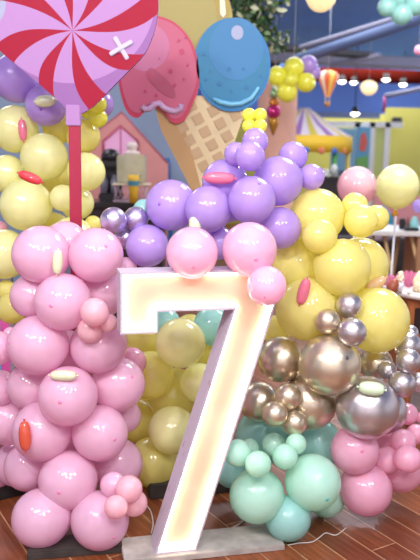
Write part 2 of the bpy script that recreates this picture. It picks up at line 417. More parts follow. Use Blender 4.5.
for side in (0, 1):
    y = -.012 if side == 0 else .012
    cen = b.verts.new((0, y, 0)); rows = []
    for fn, red in cols:
        R_ = Rof(fn(1) % (2*PI)); col = []
        for j_ in range(1, NR+1):
            t = j_/NR; th = fn(t); rr = t*(R_*t+78*(1-t)) if t < 1 else R_
            col.append(b.verts.new((rr*math.cos(th)*sc, y, rr*math.sin(th)*sc)))
        rows.append(col)
    for i in range(len(cols)):
        k = (i+1) % len(cols)
        for j_ in range(NR):
            f = b.faces.new((cen, rows[i][0], rows[k][0])) if j_ == 0 else b.faces.new((rows[i][j_-1], rows[i][j_], rows[k][j_], rows[k][j_-1]))
            f.material_index = cols[i][1] if side == 0 else 0
    grid.append(rows)
for i in range(len(cols)):
    k = (i+1) % len(cols); f = b.faces.new((grid[0][i][-1], grid[1][i][-1], grid[1][k][-1], grid[0][k][-1]))
bmesh.ops.recalc_face_normals(b, faces=b.faces[:])
me = bpy.data.meshes.new('candy_heart'); b.to_mesh(me); b.free()
for q in (pinkm, redm): me.materials.append(q)
o = bpy.data.objects.new('candy_heart', me); C.objects.link(o); o.parent = lol; o.location = zero
# star sparkle stuck on the heart
m = MB(); pc = at(121.5, 48.5, LY)-Vector(lol.location)
for a, dy, ln_ in ((1.02, -.016, 24), (-.53, -.0185, 25)):
    m.box((pc.x, dy, pc.z), (ln_*sc, .008, 4.2*sc), rot=(0, a, 0), bev=.003)
m.build('sparkle', mat('sparkle_white', (186, 180, 200), .5), lol)
m = MB(); a = at(73.5, 106, LY)-Vector(lol.location); m.box((a.x, 0, a.z-9*sc), (14*sc, .034, 20*sc), bev=.003); m.build('sleeve', mat('lolly_sleeve', (168, 126, 176), .55, spec=.2), lol)
m = MB(); t_ = at(74.6, 122, LY)-Vector(lol.location); m.box((t_.x, 0, (t_.z-1.2)/2+.0), (11.5*sc, .02, t_.z+1.2-.02+.0), bev=.002)
# stick reaches down behind the pink balloons to the floor
stick = m.build('stick', mat('stick_crimson', (160, 22, 58), .5), lol)
ft = Vector(lol.location).z
for v in stick.data.vertices:
    if v.co.z < 0: v.co.z = -ft+.005
lol_tilt = None

# ------------------------------------------------------------------ ice cream cutout
IY = 4.2; si = mpp(IY)
ice = thing('ice_cream_cutout', 'giant foam-board ice cream cone with pink, blue and yellow scoops', 'decoration', (0, IY, 0))
def P(px, py, y=IY): q = at(px, py, y); return (q.x, q.z)
def outline(pts, n=8): return [tuple(v) for v in ring_catmull([P(*q) for q in pts], n)]
# cone
cone = [P(152, 96), P(243, 96), P(243, 118), P(212, 206), P(200, 206), P(161, 130)]
m = MB(); m.prism(cone, -.02, .03); m.build('cone', mat('waffle_base', (216, 196, 154), .6, noise=.05), ice)
m = MB()   # waffle recess squares, printed
ex = Vector((.86, 0, .5)); ez = Vector((-.42, 0, .9)); c0 = at(200, 137, IY)
for i in range(-4, 5):
    for j in range(-5, 6):
        px = 205+i*16.4*.93+j*7.5*.93; py = 132-i*9.0*.93+j*13.8*.93
        # inside the cone?
        if py < 100 or py > 200: continue
        l_ = 164+(py-130)*.50+16; r_ = 242-(py-118)*.36-5
        if px < l_-2 or px > r_+1: continue
        q = at(px, py, IY)
        m.box((q.x, -.0225, q.z), (10.0*si, .007, 10.0*si), rot=(0, -.50, 0), bev=.0022)
m.build('waffle_squares', mat('waffle_square', (190, 160, 122), .6), ice)
m = MB(); m.prism([P(155, 104), P(178, 104), P(194, 160), P(206, 206), P(200, 206), P(161, 130)], -.024, -.019); m.build('cone_edge', mat('cone_edge', (184, 146, 98), .6), ice)
def circle(px, py, rx, ry, n=36, ph=0): return [P(px+rx*math.cos(2*PI*k/n+ph), py+ry*math.sin(2*PI*k/n+ph)) for k in range(n)]
# yellow scoop (top, behind)
m = MB(); m.prism(circle(192, 22, 41, 52), .002, .034); ys = m.build('scoop', mat('scoop_yellow', (168, 146, 60), .5), ice); ys['label'] = 'yellow scoop'
m = MB(); m.prism(circle(186, 20, 31, 42), -.004, .004)
m.build('scoop_face', mat('scoop_yellow_light', (164, 152, 80), .5), ys)
m = MB(); m.prism([P(219, -20), P(223, -20), P(226, 14), P(223, 18), P(220, 14)], -.006, .0); m.build('highlight', mat('scoop_shine_y', (228, 220, 190), .5), ys)
# pink scoop
pk = [(118, 60), (122, 36), (136, 21), (155, 17), (175, 24), (190, 40), (198, 62), (199, 86), (193, 104), (184, 121), (173, 123), (163, 112), (150, 108), (138, 118), (128, 112), (121, 92)]
m = MB(); m.prism(outline(pk), -.045, -.022); ps = m.build('scoop', mat('scoop_rim_pink', (190, 48, 82), .5), ice); ps['label'] = 'pink scoop with dripping edge'
ctr = (158, 68)
pk2 = [(ctr[0]+(x-ctr[0])*.93, ctr[1]+(y-ctr[1])*.93-1) for x, y in pk]
m = MB(); m.prism(outline(pk2), -.050, -.044); m.build('scoop_face', mat('scoop_pink', (190, 88, 118), .5), ps)
m = MB(); m.prism(circle(146, 48, 24, 24), -.052, -.049); m.build('shade', mat('scoop_pink_light', (190, 108, 144), .5), ps)
for x, y, r in ((182, 53, 3), (179, 42, 1.6), (186, 39, 1.4), (171, 72, 2.2), (160, 60, 1), (175, 86, 2), (150, 76, 2), (184, 80, 1.2), (157, 96, 1.6), (146, 92, 1.6), (188, 66, 1.2), (164, 84, 1.2)):
    m = MB(); m.prism(circle(x, y, r, r, 12), -.0552, -.0492)
    m.build('speckle', mat('scoop_speckle', (184, 56, 96), .5), ps)
m = MB(); m.prism(outline([(147, 74), (152, 69), (160, 74), (172, 86), (176, 98), (166, 96), (152, 84)], 4), -.0540, -.0493); m.build('shade', mat('scoop_shade', (170, 72, 100), .5), ps)
pts = [P(x, y) for x, y in ((143, 107), (146, 110), (151, 109), (155, 105), (160, 104), (164, 108), (170, 111), (176, 112), (181, 109), (182, 105))]
m = MB(); m.tube([(x, -.054, z) for x, z in pts], 3.0*si, 8); m.build('icing_line', mat('icing_line', (196, 160, 196), .5), ps)
# blue scoop
m = MB(); m.prism(circle(232, 65.5, 38, 46.5), -.040, -.018); bs = m.build('scoop', mat('scoop_blue_rim', (20, 118, 176), .5), ice); bs['label'] = 'blue scoop'
m = MB(); m.prism(circle(231.5, 65, 35, 43.5), -.045, -.039); m.build('scoop_face', mat('scoop_blue', (30, 120, 160), .5), bs)
m = MB(); m.prism(circle(236, 50, 27, 31), -.047, -.045); m.build('shade', mat('scoop_blue_light', (46, 122, 172), .5), bs)
m = MB(); m.prism(circle(237, 34, 6, 7.2, 20), -.050, -.047); m.build('highlight', mat('scoop_dot', (160, 168, 196), .5), bs)
for x, y, r in ((219, 84, 2.6), (229, 70, 2.2), (243, 70, 1.8), (204, 55, 2), (246, 88, 2.2), (260, 77, 1.8), (210, 72, 1.2), (206, 80, 1.4), (231, 92, 1.4)):
    m = MB(); m.prism(circle(x, y, r, r, 12), -.0495, -.0440)
    m.build('speckle', mat('scoop_speckle_blue', (24, 108, 160), .5), bs)
pts = [P(x, y) for x, y in ((213, 99), (221, 103), (231, 105), (241, 104), (251, 99), (258, 88))]
m = MB(); m.tube([(x, -.049, z) for x, z in pts], [1.6*si, 2.3*si, 2.5*si, 2.5*si, 2.3*si, 1.2*si], 8); m.build('icing_line', mat('icing_blue', (120, 190, 222), .5), bs)
# support post behind the cutout
m = MB(); q = at(203, 190, IY); m.box((q.x, .05, .78), (.05, .03, 1.56)); m.build('support_post', mat('raw_wood', (170, 140, 100), .7), ice)

# ------------------------------------------------------------------ pink playhouse and the drinks bar
HY = 7.6
h = thing('playhouse_front', 'pink wooden playhouse front with pointed window behind the drinks bar', 'playhouse', (0, HY, 0))
def H(px, py): q = at(px, py, HY); return (q.x, q.z)
gx = H(122, 112)
wall = [(H(86, 140)[0], 0), (H(86, 140)[0], H(86, 142)[1]), gx, H(168, 163), (H(168, 163)[0], 0)]
m = MB(); m.prism(wall, -.03, .03); m.build('gable_wall', mat('salmon_paint', (208, 140, 138), .6, noise=.04), h)
def loop(pts, r, y): 
    mm = MB(); mm.tube([(a, y, c) for a, c in pts], r, 6, closed=True); return mm
win = [H(104, 152), H(104, 141), H(121, 126), H(138, 141), H(139, 168), H(104, 168)]
loop(win, .014, -.04).build('window_frame', mat('rose_trim', (186, 84, 112), .6), h)
m = MB(); m.prism(win, -.037, -.031); m.build('window_pane', mat('pink_pane', (232, 170, 214), .4), h)
m = MB(); a, c = H(121, 126), H(121, 168); m.tube([(a[0], -.042, a[1]), (a[0], -.042, c[1])], .006, 6); m.build('mullion', mat('rose_trim', (186, 84, 112)), h)
m = MB(); m.tube([(H(86, 140)[0], -.035, H(86, 140)[1]), (gx[0], -.035, gx[1]), (H(168, 163)[0], -.035, H(168, 163)[1])], .008, 6); m.build('roof_trim', mat('rose_trim', (186, 84, 112)), h)
# blue slide-like panel right of the house
m = MB(); q = [at(x, y, 8.0) for x, y in ((150, 158), (170, 158), (176, 205), (166, 205))]; m.prism([(v.x, v.z) for v in q], 7.97, 8.03)
o = m.build('blue_panel', mat('blue_panel', (48, 108, 178), .5)); tag(o, 'blue slanted board leaning beside the pink playhouse', 'board')
for v in o.data.vertices: v.co.z = v.co.z if v.co.z > 1.2 else 0.0
BY = 6.2; bz = at(120, 201, BY).z
bar = thing('drinks_bar', 'dark counter bar holding the drink dispenser, left of the purple balloons', 'counter', (at(122, 200, BY).x, BY, 0))
m = MB(); m.box((0, 0, bz-.02), (.75, .45, .04), bev=.005); m.build('countertop', mat('bar_top', (28, 24, 28), .3), bar)
m = MB(); m.box((0, .02, (bz-.04)/2), (.70, .40, bz-.04)); m.box((0, -.185, bz-.09), (.72, .02, .05)); m.build('cabinet', mat('bar_dark', (44, 28, 34), .5), bar)
# drink dispenser
q = at(132, 183, BY); disp = thing('drink_dispenser', 'clear square drink dispenser with round lid standing on a white tray', 'dispenser', (q.x, BY, bz))
z0 = q.z-bz; k = mpp(BY)
glass = mat('dispenser_glass', (206, 204, 170), .15, alpha=.75, noise=.12, nscale=12)
m = MB(); m.box((0, 0, z0+14*k), (27*k, 27*k, 27*k), bev=.01); m.build('tank', glass, disp)
m = MB(); m.lathe([(0, 0), (8*k, 0), (8*k, 3*k), (4*k, 4*k), (5*k, 6*k), (6*k, 9*k), (4.5*k, 12*k), (0, 13*k)], 18, (0, 0, z0+27.5*k)); m.build('lid', mat('lid_clear', (214, 196, 190), .2), disp)
m = MB(); m.lathe([(0, 0), (2*k, 0), (2*k, -4*k), (0, -4*k)], 10, (8*k, -15*k, z0+8*k), (PI/2, 0, 0)); m.build('tap', mat('tap_steel', (150, 150, 150), .3, metal=1), disp)
m = MB(); m.box((0, 0, z0-.008), (36*k, 30*k, .016), bev=.004); m.build('tray', mat('tray_cream', (228, 216, 190), .4), disp)
m = MB()
for i in range(-4, 4):
    for s in (-1, 1):
        m.tube([(i*4*k+2*k-s*2.5*k, -13*k, .002), (i*4*k+2*k+s*2.5*k, -13*k, z0-.016)], .0035, 6)
m.box((0, 0, .006), (34*k, 28*k, .012)); 
for sx_ in (-1, 1):
    for sy_ in (-1, 1): m.box((sx_*15*k, sy_*12*k, (z0-.016)/2), (.012, .012, z0-.016))
m.build('lattice_stand', mat('lattice', (206, 176, 190), .5), disp)
cup = thing('paper_cup', 'yellow paper cup with a blue band in front of the drink dispenser', 'cup', (at(133.5, 201, 5.98).x, 5.98, bz))
cz = at(133.5, 175, 5.98).z-bz
m = MB(); m.lathe([(0, .002), (4*k, .002), (4.3*k, cz*.45), (5.2*k, cz*.62)], 18); m.lathe([(5.45*k, cz*.8), (5.7*k, cz), (5.3*k, cz), (5.0*k, cz*.8)], 18); m.build('cup_body', mat('cup_yellow', (224, 182, 50), .5), cup)
m = MB(); m.lathe([(5.2*k, cz*.62), (5.45*k, cz*.8)], 18); m.build('band', mat('cup_band', (70, 140, 160), .5), cup)
# black hat-shaped machine with jars beneath
q = at(112, 200, BY); mc = thing('drink_machine', 'black machine with domed top and glass jars left of the dispenser', 'machine', (q.x-.02, BY+.05, bz))
m = MB(); m.box((0, .05, .03), (.19, .16, .06), bev=.01); m.box((0, .1, .17), (.17, .06, .34), bev=.01); m.box((-.0, .03, .30), (.21, .18, .05), bev=.012)
m.lathe([(0, .10), (.05, .09), (.075, .05), (.08, 0), (0, 0)], 20, (0, .03, .325)); m.build('casing', mat('machine_black', (26, 24, 30), .4), mc)
for x in (-.05, .035):
    m = MB(); m.lathe([(0, 0), (.032, 0), (.036, .10), (.02, .13), (.02, .15), (0, .15)], 14, (x, .0, .062)); m.build('jar', mat('jar_grey', (140, 140, 158), .2), mc)
# ------------------------------------------------------------------ ceiling steelwork, pipes, hanging things
def pipe(name, pa, Ya, pb, Yb, r, m, label, cat='pipe'):
    a = at(*pa, Ya); b = at(*pb, Yb); mm = MB(); mm.tube([a, a.lerp(b, .5), b], r, 16); o = mm.build(name, m); return tag(o, label, cat)
duct = mat('duct_blue', (84, 104, 146), .45, noise=.05); dark = mat('beam_dark', (28, 30, 44), .6); rail = mat('rail_grey', (128, 128, 150), .5)
pipe('ventilation_duct', (296, 60), 8.6, (440, 12), 8.0, .062, duct, 'pale blue round duct rising to the right below the blue ceiling')
pipe('ceiling_rail', (300, 48), 8.6, (440, 5), 8.0, .03, rail, 'thin grey rail running above the pale blue duct')
def beam(name, pa, Ya, pb, Yb, w, hgt, m, label):
    a = at(*pa, Ya); b = at(*pb, Yb); d = b-a; mm = MB(); mm.box((0, 0, 0), (d.length, w, hgt), bev=.01); o = mm.build(name, m)
    o.location = (a+b)/2; o.rotation_mode = 'QUATERNION'; o.rotation_quaternion = d.to_track_quat('X', 'Z'); return tag(o, label, 'beam')
beam('ceiling_beam', (262, 46), 11, (372, 56), 11, .3, .075, dark, 'short black beam ending left of the grey crossbeam joint')
beam('ceiling_beam', (256, 56), 12, (430, 64), 12, .3, .15, rail, 'long grey crossbeam below the black beam')
beam('ceiling_beam', (330, 66), 11.3, (380, 55), 10.8, .1, .06, rail, 'thin slanted grey strut under the black beam')
beam('ceiling_beam', (250, 22), 14, (300, 38), 14, .3, .5, mat('bulkhead', (70, 84, 134), .8), 'broad dark blue bulkhead beam right of the ivy') 
pipe('sprinkler_pipe', (250, 72), 16, (440, 78), 16, .14, mat('red_pipe', (74, 20, 14), .9, spec=0), 'long thick red pipe running across under the ceiling')
pipe('sprinkler_pipe', (384, 112), 14, (385, 96), 14, .03, mat('pink_pipe', (176, 70, 130), .5), 'thin magenta pipe standing up from the ledge')
pipe('sprinkler_pipe', (385, 96), 14, (425, 88), 14, .04, rail, 'thin grey pipe bending right above the yellow wall')
beam('ceiling_beam', (255, 42), 13, (272, 66), 12.5, .3, .12, dark, 'dark diagonal strut right of the blue scoop')
# lower soffit of the far room, lighter blue wall reads behind
def hang(t, x, y, z0, z1, m=None):
    mm = MB(); mm.tube([(0, 0, z0), (0, 0, z1)], .0025, 5); return mm.build('string', m or mat('string_white', (200, 200, 205)), t)
# hot air balloon lantern
LYY = 9; q = at(327, 107, LYY); k = mpp(LYY)
hb = thing('hot_air_balloon_lantern', 'hanging hot-air balloon lantern with orange, yellow and white stripes', 'lantern', q)
b = bmesh.new(); prof = [(2.5, 9.5), (5, 16), (8, 23), (10, 28), (9.5, 31), (7, 33.5), (3, 34.6), (0, 35)]
rings = [[b.verts.new((max(r, .01)*k*math.cos(2*PI*i/24), max(r, .01)*k*math.sin(2*PI*i/24), z*k)) for i in range(24)] for r, z in prof]
for a, c in zip(rings, rings[1:]):
    for i in range(24):
        f = b.faces.new((a[i], a[(i+1) % 24], c[(i+1) % 24], c[i])); f.smooth = True; f.material_index = [0, 1, 0, 2][(i//2) % 4]
bmesh.ops.recalc_face_normals(b, faces=b.faces[:])
me = bpy.data.meshes.new('envelope'); b.to_mesh(me); b.free()
for mm_ in (mat('env_orange', (236, 104, 64), emit=(255, 130, 70), es=.15), mat('env_yellow', (240, 200, 90), emit=(255, 214, 100), es=.15), mat('env_white', (240, 220, 190), emit=(255, 230, 190), es=.15)): me.materials.append(mm_)
o = bpy.data.objects.new('envelope', me); C.objects.link(o); o.parent = hb
m = MB(); m.lathe([(0, 0), (2.3*k, 0), (3*k, 5*k), (2.6*k, 5*k), (2*k, 1*k), (0, 1*k)], 12)
m.build('basket', mat('basket', (190, 140, 80), .7), hb)
m = MB()
for i in range(4): a = PI/4+i*PI/2; m.tube([(2.5*k*math.cos(a), 2.5*k*math.sin(a), 4.5*k), (2.6*k*math.cos(a), 2.6*k*math.sin(a), 10*k)], .004, 5)
m.build('ropes', mat('string_white', (200, 200, 205)), hb)
hang(hb, 0, 0, 35*k, 3.4-q.z)
# shell lamps
def shell_lamp(px, py, r, Y, label):
    k = mpp(Y); t = thing('shell_lamp', label, 'lamp', at(px, py, Y), 0, 'glowing shell pendant lamps')
    b = bmesh.new(); bmesh.ops.create_uvsphere(b, u_segments=32, v_segments=16, radius=1)
    for v in b.verts:
        a = math.atan2(v.co.y, v.co.x); w_ = 1+.06*math.cos(8*a)*(1-abs(v.co.z))
        v.co = Vector((v.co.x*w_*r*k, v.co.y*w_*r*k, v.co.z*r*k*(.72 if v.co.z > 0 else 1.05)))
    for f in b.faces: f.smooth = True
    m = MB(); m.merge(b); m.build('shade', mat('shell_glow', (246, 226, 180), .6, emit=(255, 222, 160), es=.8, noise=.1), t)
    m = MB(); m.lathe([(0, 0), (r*k*.25, 0), (r*k*.2, r*k*.3), (0, r*k*.35)], 12, (0, 0, r*k*.68)); m.build('cap', mat('lamp_cap', (60, 50, 50)), t)
    hang(t, 0, 0, r*k, 3.4-t.location.z)
shell_lamp(369, 86.5, 8, 11, 'small cream shell lamp glowing between the ceiling spotlights')
q = at(321, -3, 7.6)
shell_lamp(321, -4, 14, 7.6, 'large cream shell lamp cut by the top edge of the photo')
# yellow flower of balloons hanging by the pink pillar
FY = 7.0
def small(name, k, px, py, r, Y, label, group):
    c = at(px, py, Y); balloon(name, k, c, r*mpp(Y)*1.0, label, group)
G = 'balloon flower hanging from the ceiling'
for px, py, r, dy, lb in ((294, 67.5, 9.8, 0, 'top petal'), (277, 76, 9.4, .02, 'left petal'), (306, 82.5, 9.4, .01, 'right petal'), (287, 92, 10, 0, 'bottom petal')):
    small('yellow_balloon', 'lemon', px, py, r, FY+dy, f'small yellow balloon, {lb} of the hanging balloon flower', G)
small('yellow_balloon', 'lemon', 291, 80, 7, FY-.06, 'small yellow balloon at the centre of the hanging balloon flower', G)
small('lilac_balloon', 'lilac', 308.5, 65, 9, FY+.14, 'larger lilac balloon peeking behind the hanging yellow flower', G)
small('lilac_balloon', 'lilac', 315, 73, 6, FY+.14, 'smaller lilac balloon at the right of the hanging yellow flower', G)
q = at(294, 58, FY); m = MB(); m.tube([q, Vector((q.x, q.y, 3.4))], .0025, 5); tag(m.build('string', mat('string_white', (200, 200, 205))), 'thin string holding up the hanging yellow balloon flower', 'string')
# mint balloon cloud at the ceiling, top right
G = 'mint balloon cloud under the ceiling'
for px, py, r, dy, lb in ((387, 7, 9, 0, 'mint balloon at the left end of the ceiling cloud'), (402, 14, 10, -.03, 'lowest mint balloon of the ceiling cloud'), (416, 4, 11, 0, 'mint balloon at the right end of the ceiling cloud, by the photo edge'), (399, -2, 12, .1, 'upper mint balloon of the ceiling cloud, cut by the top edge')):
    small('mint_balloon', 'aqua', px, py, r, 6.2+dy, lb, G)
q = at(402, 0, 6.25); m = MB(); m.tube([q, Vector((q.x, q.y, 3.4))], .0025, 5); tag(m.build('string', mat('string_white', (200, 200, 205))), 'thin string holding up the mint balloon cloud', 'string')
c = at(419, 50, 9); t = balloon('pink_balloon', 'rose', c, 4.5*mpp(9), 'small pink balloon under the ceiling, cut by the right edge', 'pink balloons under the ceiling')
m = MB(); m.tube([c, Vector((c.x, c.y, 3.4))], .003, 5); tag(m.build('string', mat('string_white', (200, 200, 205))), 'thin string holding the small pink ceiling balloon at the right edge', 'string')
# foil ice-cream drop ornament in front of the salmon pillar
OY = 7.3; k = mpp(OY); q = at(273, 135, OY)
orn = thing('candy_garland', 'shiny hanging garland of green, orange, magenta and gold drops before the salmon pillar', 'garland', q)
for nm, z, r, col in (('gold_drop', 8, 4.6, (186, 134, 52)), ('magenta_drop', 22.5, 7.0, (206, 56, 130)), ('orange_drop', 31, 5, (222, 140, 66)), ('green_drop', 40, 3.8, (170, 208, 160))):
    m = MB()
    if nm == 'gold_drop': m.lathe([(0, -1*k), (2*k, 3*k), (5*k, 11*k), (5.4*k, 15*k), (3*k, 17*k), (0, 17.5*k)], 18)
    elif nm == 'green_drop': m.lathe([(0, 36*k), (5*k, 36*k), (3.5*k, 42*k), (0, 49*k)], 18)
    else: m.ball((0, 0, z*k), r*k, 18)
    m.build(nm, mat('foil_'+nm, col, .2, metal=.5), orn)
hang(orn, 0, 0, 48*k, 3.4-q.z)
# salmon pillar
PZ = at(276, 82, 8.4).z; pc = at(276, 150, 8.4); kk = mpp(8.4)
m = MB(); m.lathe([(20*kk, 0), (20*kk, .1), (19.2*kk, .12), (19.2*kk, PZ-.06), (20*kk, PZ-.04), (20*kk, PZ), (0, PZ)], 28, (pc.x, 8.4, 0))
tag(m.build('trim_3', mat('pillar_salmon', (240, 186, 162), .6, noise=.03)), kind='structure')
# ivy
ivy_c = at(250, 18, 6.6)
def ivy():
    b = bmesh.new(); rnd = random.Random(4)
    for i in range(1100):
        c = ivy_c+Vector((rnd.gauss(0, .12), rnd.gauss(0, .07), rnd.uniform(-.28, .45)))
        c.x += (.10 if c.z < ivy_c.z-.1 else 0)
        R_ = Euler((rnd.uniform(0, 6), rnd.uniform(0, 6), rnd.uniform(0, 6))).to_matrix(); s = rnd.uniform(.024, .042)
        pts = [Vector((0, -1, 0)), Vector((.6, -.2, .15)), Vector((.35, .5, .1)), Vector((0, 1.1, 0)), Vector((-.35, .5, .1)), Vector((-.6, -.2, .15))]
        f = b.faces.new([b.verts.new(c+R_ @ (p*s)) for p in pts]); f.material_index = rnd.choice((0, 0, 1, 2))
    me = bpy.data.meshes.new('leaves'); b.to_mesh(me); b.free()
    for x in (mat('leaf_dark', (44, 74, 40), .5), mat('leaf_mid', (84, 116, 60), .5), mat('leaf_pale', (200, 206, 170), .5)): me.materials.append(x)
    t = thing('hanging_ivy', 'hanging ivy and leaves behind the blue scoop, at the top of the photo', 'plant', (ivy_c.x, ivy_c.y, 3.4))
    o = bpy.data.objects.new('leaves', me); C.objects.link(o); o.parent = t; o.location = -Vector(t.location); tag(o, kind='stuff')
    m = MB(); m.tube([(0, 0, 0), (.02, 0, -.5), (-.02, .02, 3*0-.9)], .012, 6); m.tube([(0, 0, 0), (.08, .02, -.5), (.1, 0, -1.0)], .008, 6); m.build('stem', mat('stem_brown', (80, 64, 44)), t)
ivy()
# striped tent booth
TY = 12.0; k = mpp(TY); tc_ = at(303, 151, TY)
tent = thing('striped_tent', 'toy tent booth with white, purple and yellow striped roof and yellow pennant band', 'tent', (tc_.x, TY, 0))
zb = at(303, 136, TY).z; zb2 = at(303, 152, TY).z; R1 = 47*k; zt = at(300, 108, TY).z
b = bmesh.new(); n = 36; apex = []; rim = []; mid = []
for i in range(n):
    a = 2*PI*i/n
    rim.append(b.verts.new((R1*math.cos(a), R1*math.sin(a), zb))); mid.append(b.verts.new((R1*.55*math.cos(a), R1*.55*math.sin(a), zb+(zt-zb)*.42))); apex.append(b.verts.new((R1*.10*math.cos(a), R1*.10*math.sin(a), zt)))
for i in range(n):
    j = (i+1) % n
    for a, c in ((rim, mid), (mid, apex)):
        f = b.faces.new((a[i], a[j], c[j], c[i])); f.material_index = [0, 1, 0, 2][(i) % 4]
b.faces.new(apex)
me = bpy.data.meshes.new('roof'); b.to_mesh(me); b.free()
for x in (mat('tent_white', (226, 214, 220), .7), mat('tent_purple', (160, 112, 176), .7), mat('tent_yellow', (212, 190, 84), .7)): me.materials.append(x)
o = bpy.data.objects.new('roof', me); C.objects.link(o); o.parent = tent
m = MB(); m.lathe([(R1, zb2), (R1*1.01, zb2), (R1*1.01, zb), (R1, zb)], n); m.build('band', mat('tent_band', (232, 190, 44), .6), tent)
for i, col in ((-2, (222, 120, 60)), (-1, (60, 110, 190)), (0, (60, 104, 190)), (1, (222, 120, 90)), (2, (70, 120, 180)), (3, (230, 140, 70))):
    a = -PI/2+(i-.2)*.30; m = MB(); m.lathe([(0, .0), (3.2*k, 0), (3.2*k, .01), (0, .012)], 14, (R1*1.01*math.cos(a), R1*1.01*math.sin(a), zb2+.02*0+ .02), Euler((PI/2, 0, a+PI/2)).to_matrix())
    m.build('pennant', mat('pennant_%d' % (col[0]+col[2]), col, .6), tent)
for i, a in enumerate((-PI/2-.9, -PI/2-.3, -PI/2+.62, -PI/2+1.2, PI/2)):
    m = MB(); m.tube([(R1*.95*math.cos(a), R1*.95*math.sin(a), 0), (R1*.95*math.cos(a), R1*.95*math.sin(a), zb)], .035, 10)
    m.build('post', mat('post_green', (70, 150, 60), .5) if i in (2, 4) else mat('post_yellow', (220, 200, 90), .5), tent)
# posters in the glazed partition
m = MB(); a = at(343, 152, 14.1); m.box((a.x, 14.12, a.z), (24*mpp(14.1), .03, 46*mpp(14.1)))
t = m.build('wall_poster', mat('poster_sky', (120, 176, 206), .5)); tag(t, 'sky blue wall poster behind glass, right of the striped tent', 'poster')
a = at(363, 150, 14.1)
pst = thing('wall_poster', 'blue poster with red and orange cartoon figures in the partition frame', 'poster', (a.x, 14.12, a.z))
m = MB(); m.box((0, 0, 0), (13*mpp(14.1), .03, 44*mpp(14.1))); m.build('sheet', mat('poster_blue', (92, 164, 200), .5), pst)
k = mpp(14.1); m = MB(); m.prism([(-3*k, 14*k), (1*k, 18*k), (4*k, 8*k), (2*k, -2*k), (-4*k, 0)], -.022, -.016); m.build('figure', mat('poster_red', (214, 96, 80), .5), pst)
m = MB(); m.prism([(-6*k, -8*k), (5*k, -5*k), (6*k, -20*k), (-6*k, -20*k)], -.022, -.016); m.build('figure', mat('poster_green', (110, 176, 90), .5), pst)
# loudspeaker
q = at(396.5, 122, 14.4); k = mpp(14.4)
sp = thing('loudspeaker', 'black loudspeaker mounted on the yellow wall at the right', 'speaker', q, 0)
m = MB(); m.box((0, 0, 0), (9*k, 8*k, 9*k), bev=.015); m.build('cabinet', mat('speaker_black', (24, 24, 28), .5), sp)
m = MB(); m.lathe([(0, .004), (2*k, .0), (3.4*k, .012), (3.6*k, 0)], 16, (0, -4.05*k, 0), (PI/2, 0, 0)); m.build('cone', mat('speaker_cone', (50, 50, 56), .6), sp)
m = MB(); m.box((0, .30, 0), (.04, .46, .04)); m.build('bracket', mat('speaker_black', (24, 24, 28)), sp)
# dark counter with clutter behind the yellow balloons
CY = 9.2; a = at(318, 176, CY); e = at(352, 176, CY)
ct = thing('service_counter', 'dark service counter behind the yellow balloons, left of the pink stick balloon', 'counter', ((a.x+e.x)/2, CY, 0))
m = MB(); m.box((0, 0, a.z-.02), (e.x-a.x, .4, .04), bev=.005); m.build('countertop', mat('bar_top', (28, 24, 28), .3), ct)
m = MB(); m.box((0, .0, (a.z-.04)/2), (e.x-a.x-.05, .36, a.z-.04)); m.build('cabinet', mat('counter_black', (40, 36, 40), .6), ct)
for px, w_, hh, col, lb, nm in ((325, 7, 7, (228, 226, 222), 'small white box on the service counter', 'box'), (334, 6, 12, (206, 210, 206), 'tall white canister on the service counter', 'canister'), (342, 6, 6, (70, 74, 90), 'small dark box on the service counter', 'box')):
    k = mpp(CY); q = at(px, 176, CY-.05); m = MB()
    if nm == 'box': m.box((q.x, CY-.05, a.z+hh*k/2), (w_*k, w_*k, hh*k), bev=.006)
    else: m.lathe([(0, 0), (w_*k/2, 0), (w_*k/2, hh*k*.8), (w_*k*.3, hh*k*.88), (w_*k*.3, hh*k), (0, hh*k)], 16, (q.x, CY-.05, a.z))
    tag(m.build(nm, mat('clutter_%d' % col[0], col, .5)), lb, nm)
# white trestle table at the right
WY = 7.0; kz = at(395, 231, WY).z; xl = at(362, 231, WY).x; xr = at(440, 231, WY).x
tb = thing('trestle_table', 'white-topped table on wooden trestle legs at the right', 'table', ((xl+xr)/2, WY+.25, 0)); hw = (xr-xl)/2
m = MB(); m.box((0, 0, kz-.02), (2*hw, .62, .045), bev=.006); m.build('tabletop', mat('table_white', (226, 224, 220), .45), tb)
for s in (-.72, .05, .92):
    for q_ in (-1, 1):
        m = MB(); m.tube([(s*hw*.9+(.09 if s < .5 else 0), q_*.22, kz-.045), (s*hw+(.30 if q_ < 0 else .02), q_*.22, .0)], .016, 8)
        m.build('leg', mat('trestle_wood', (206, 170, 120), .6), tb)
m = MB(); m.box((hw*.86, -.05, (kz-.05)/2), (.32, .46, kz-.05)); m.build('side_panel', mat('table_panel', (170, 126, 92), .6), tb)
k = mpp(WY)
def on_table(nm, px, w_, hh, col, lb, cat, round_=False, Y=WY+.15):
    q = at(px, 229, Y); m = MB(); z = kz+.0025
    if round_: m.lathe([(0, 0), (w_*k*.5, 0), (w_*k*.52, hh*k*.5), (w_*k*.3, hh*k*.85), (w_*k*.3, hh*k), (0, hh*k)], 18, (q.x, Y, z))
    else: m.box((q.x, Y, z+hh*k/2), (w_*k, w_*k*.8, hh*k), bev=.008)
    return tag(m.build(nm, mat('item_%d_%d' % (col[0], col[1]), col, .45)), lb, cat)
on_table('box', 402, 6, 11, (36, 34, 40), 'narrow black box standing on the white table', 'box')
on_table('bottle', 407.5, 3.5, 12, (120, 80, 66), 'small brown bottle next to the black box on the white table', 'bottle', True)
on_table('jar', 414, 9, 13, (140, 206, 206), 'aqua round jar on the white table', 'jar', True)
on_table('tray', 411, 14, 3, (30, 30, 34), 'flat black tray before the aqua jar on the white table', 'tray', False, WY+.03)
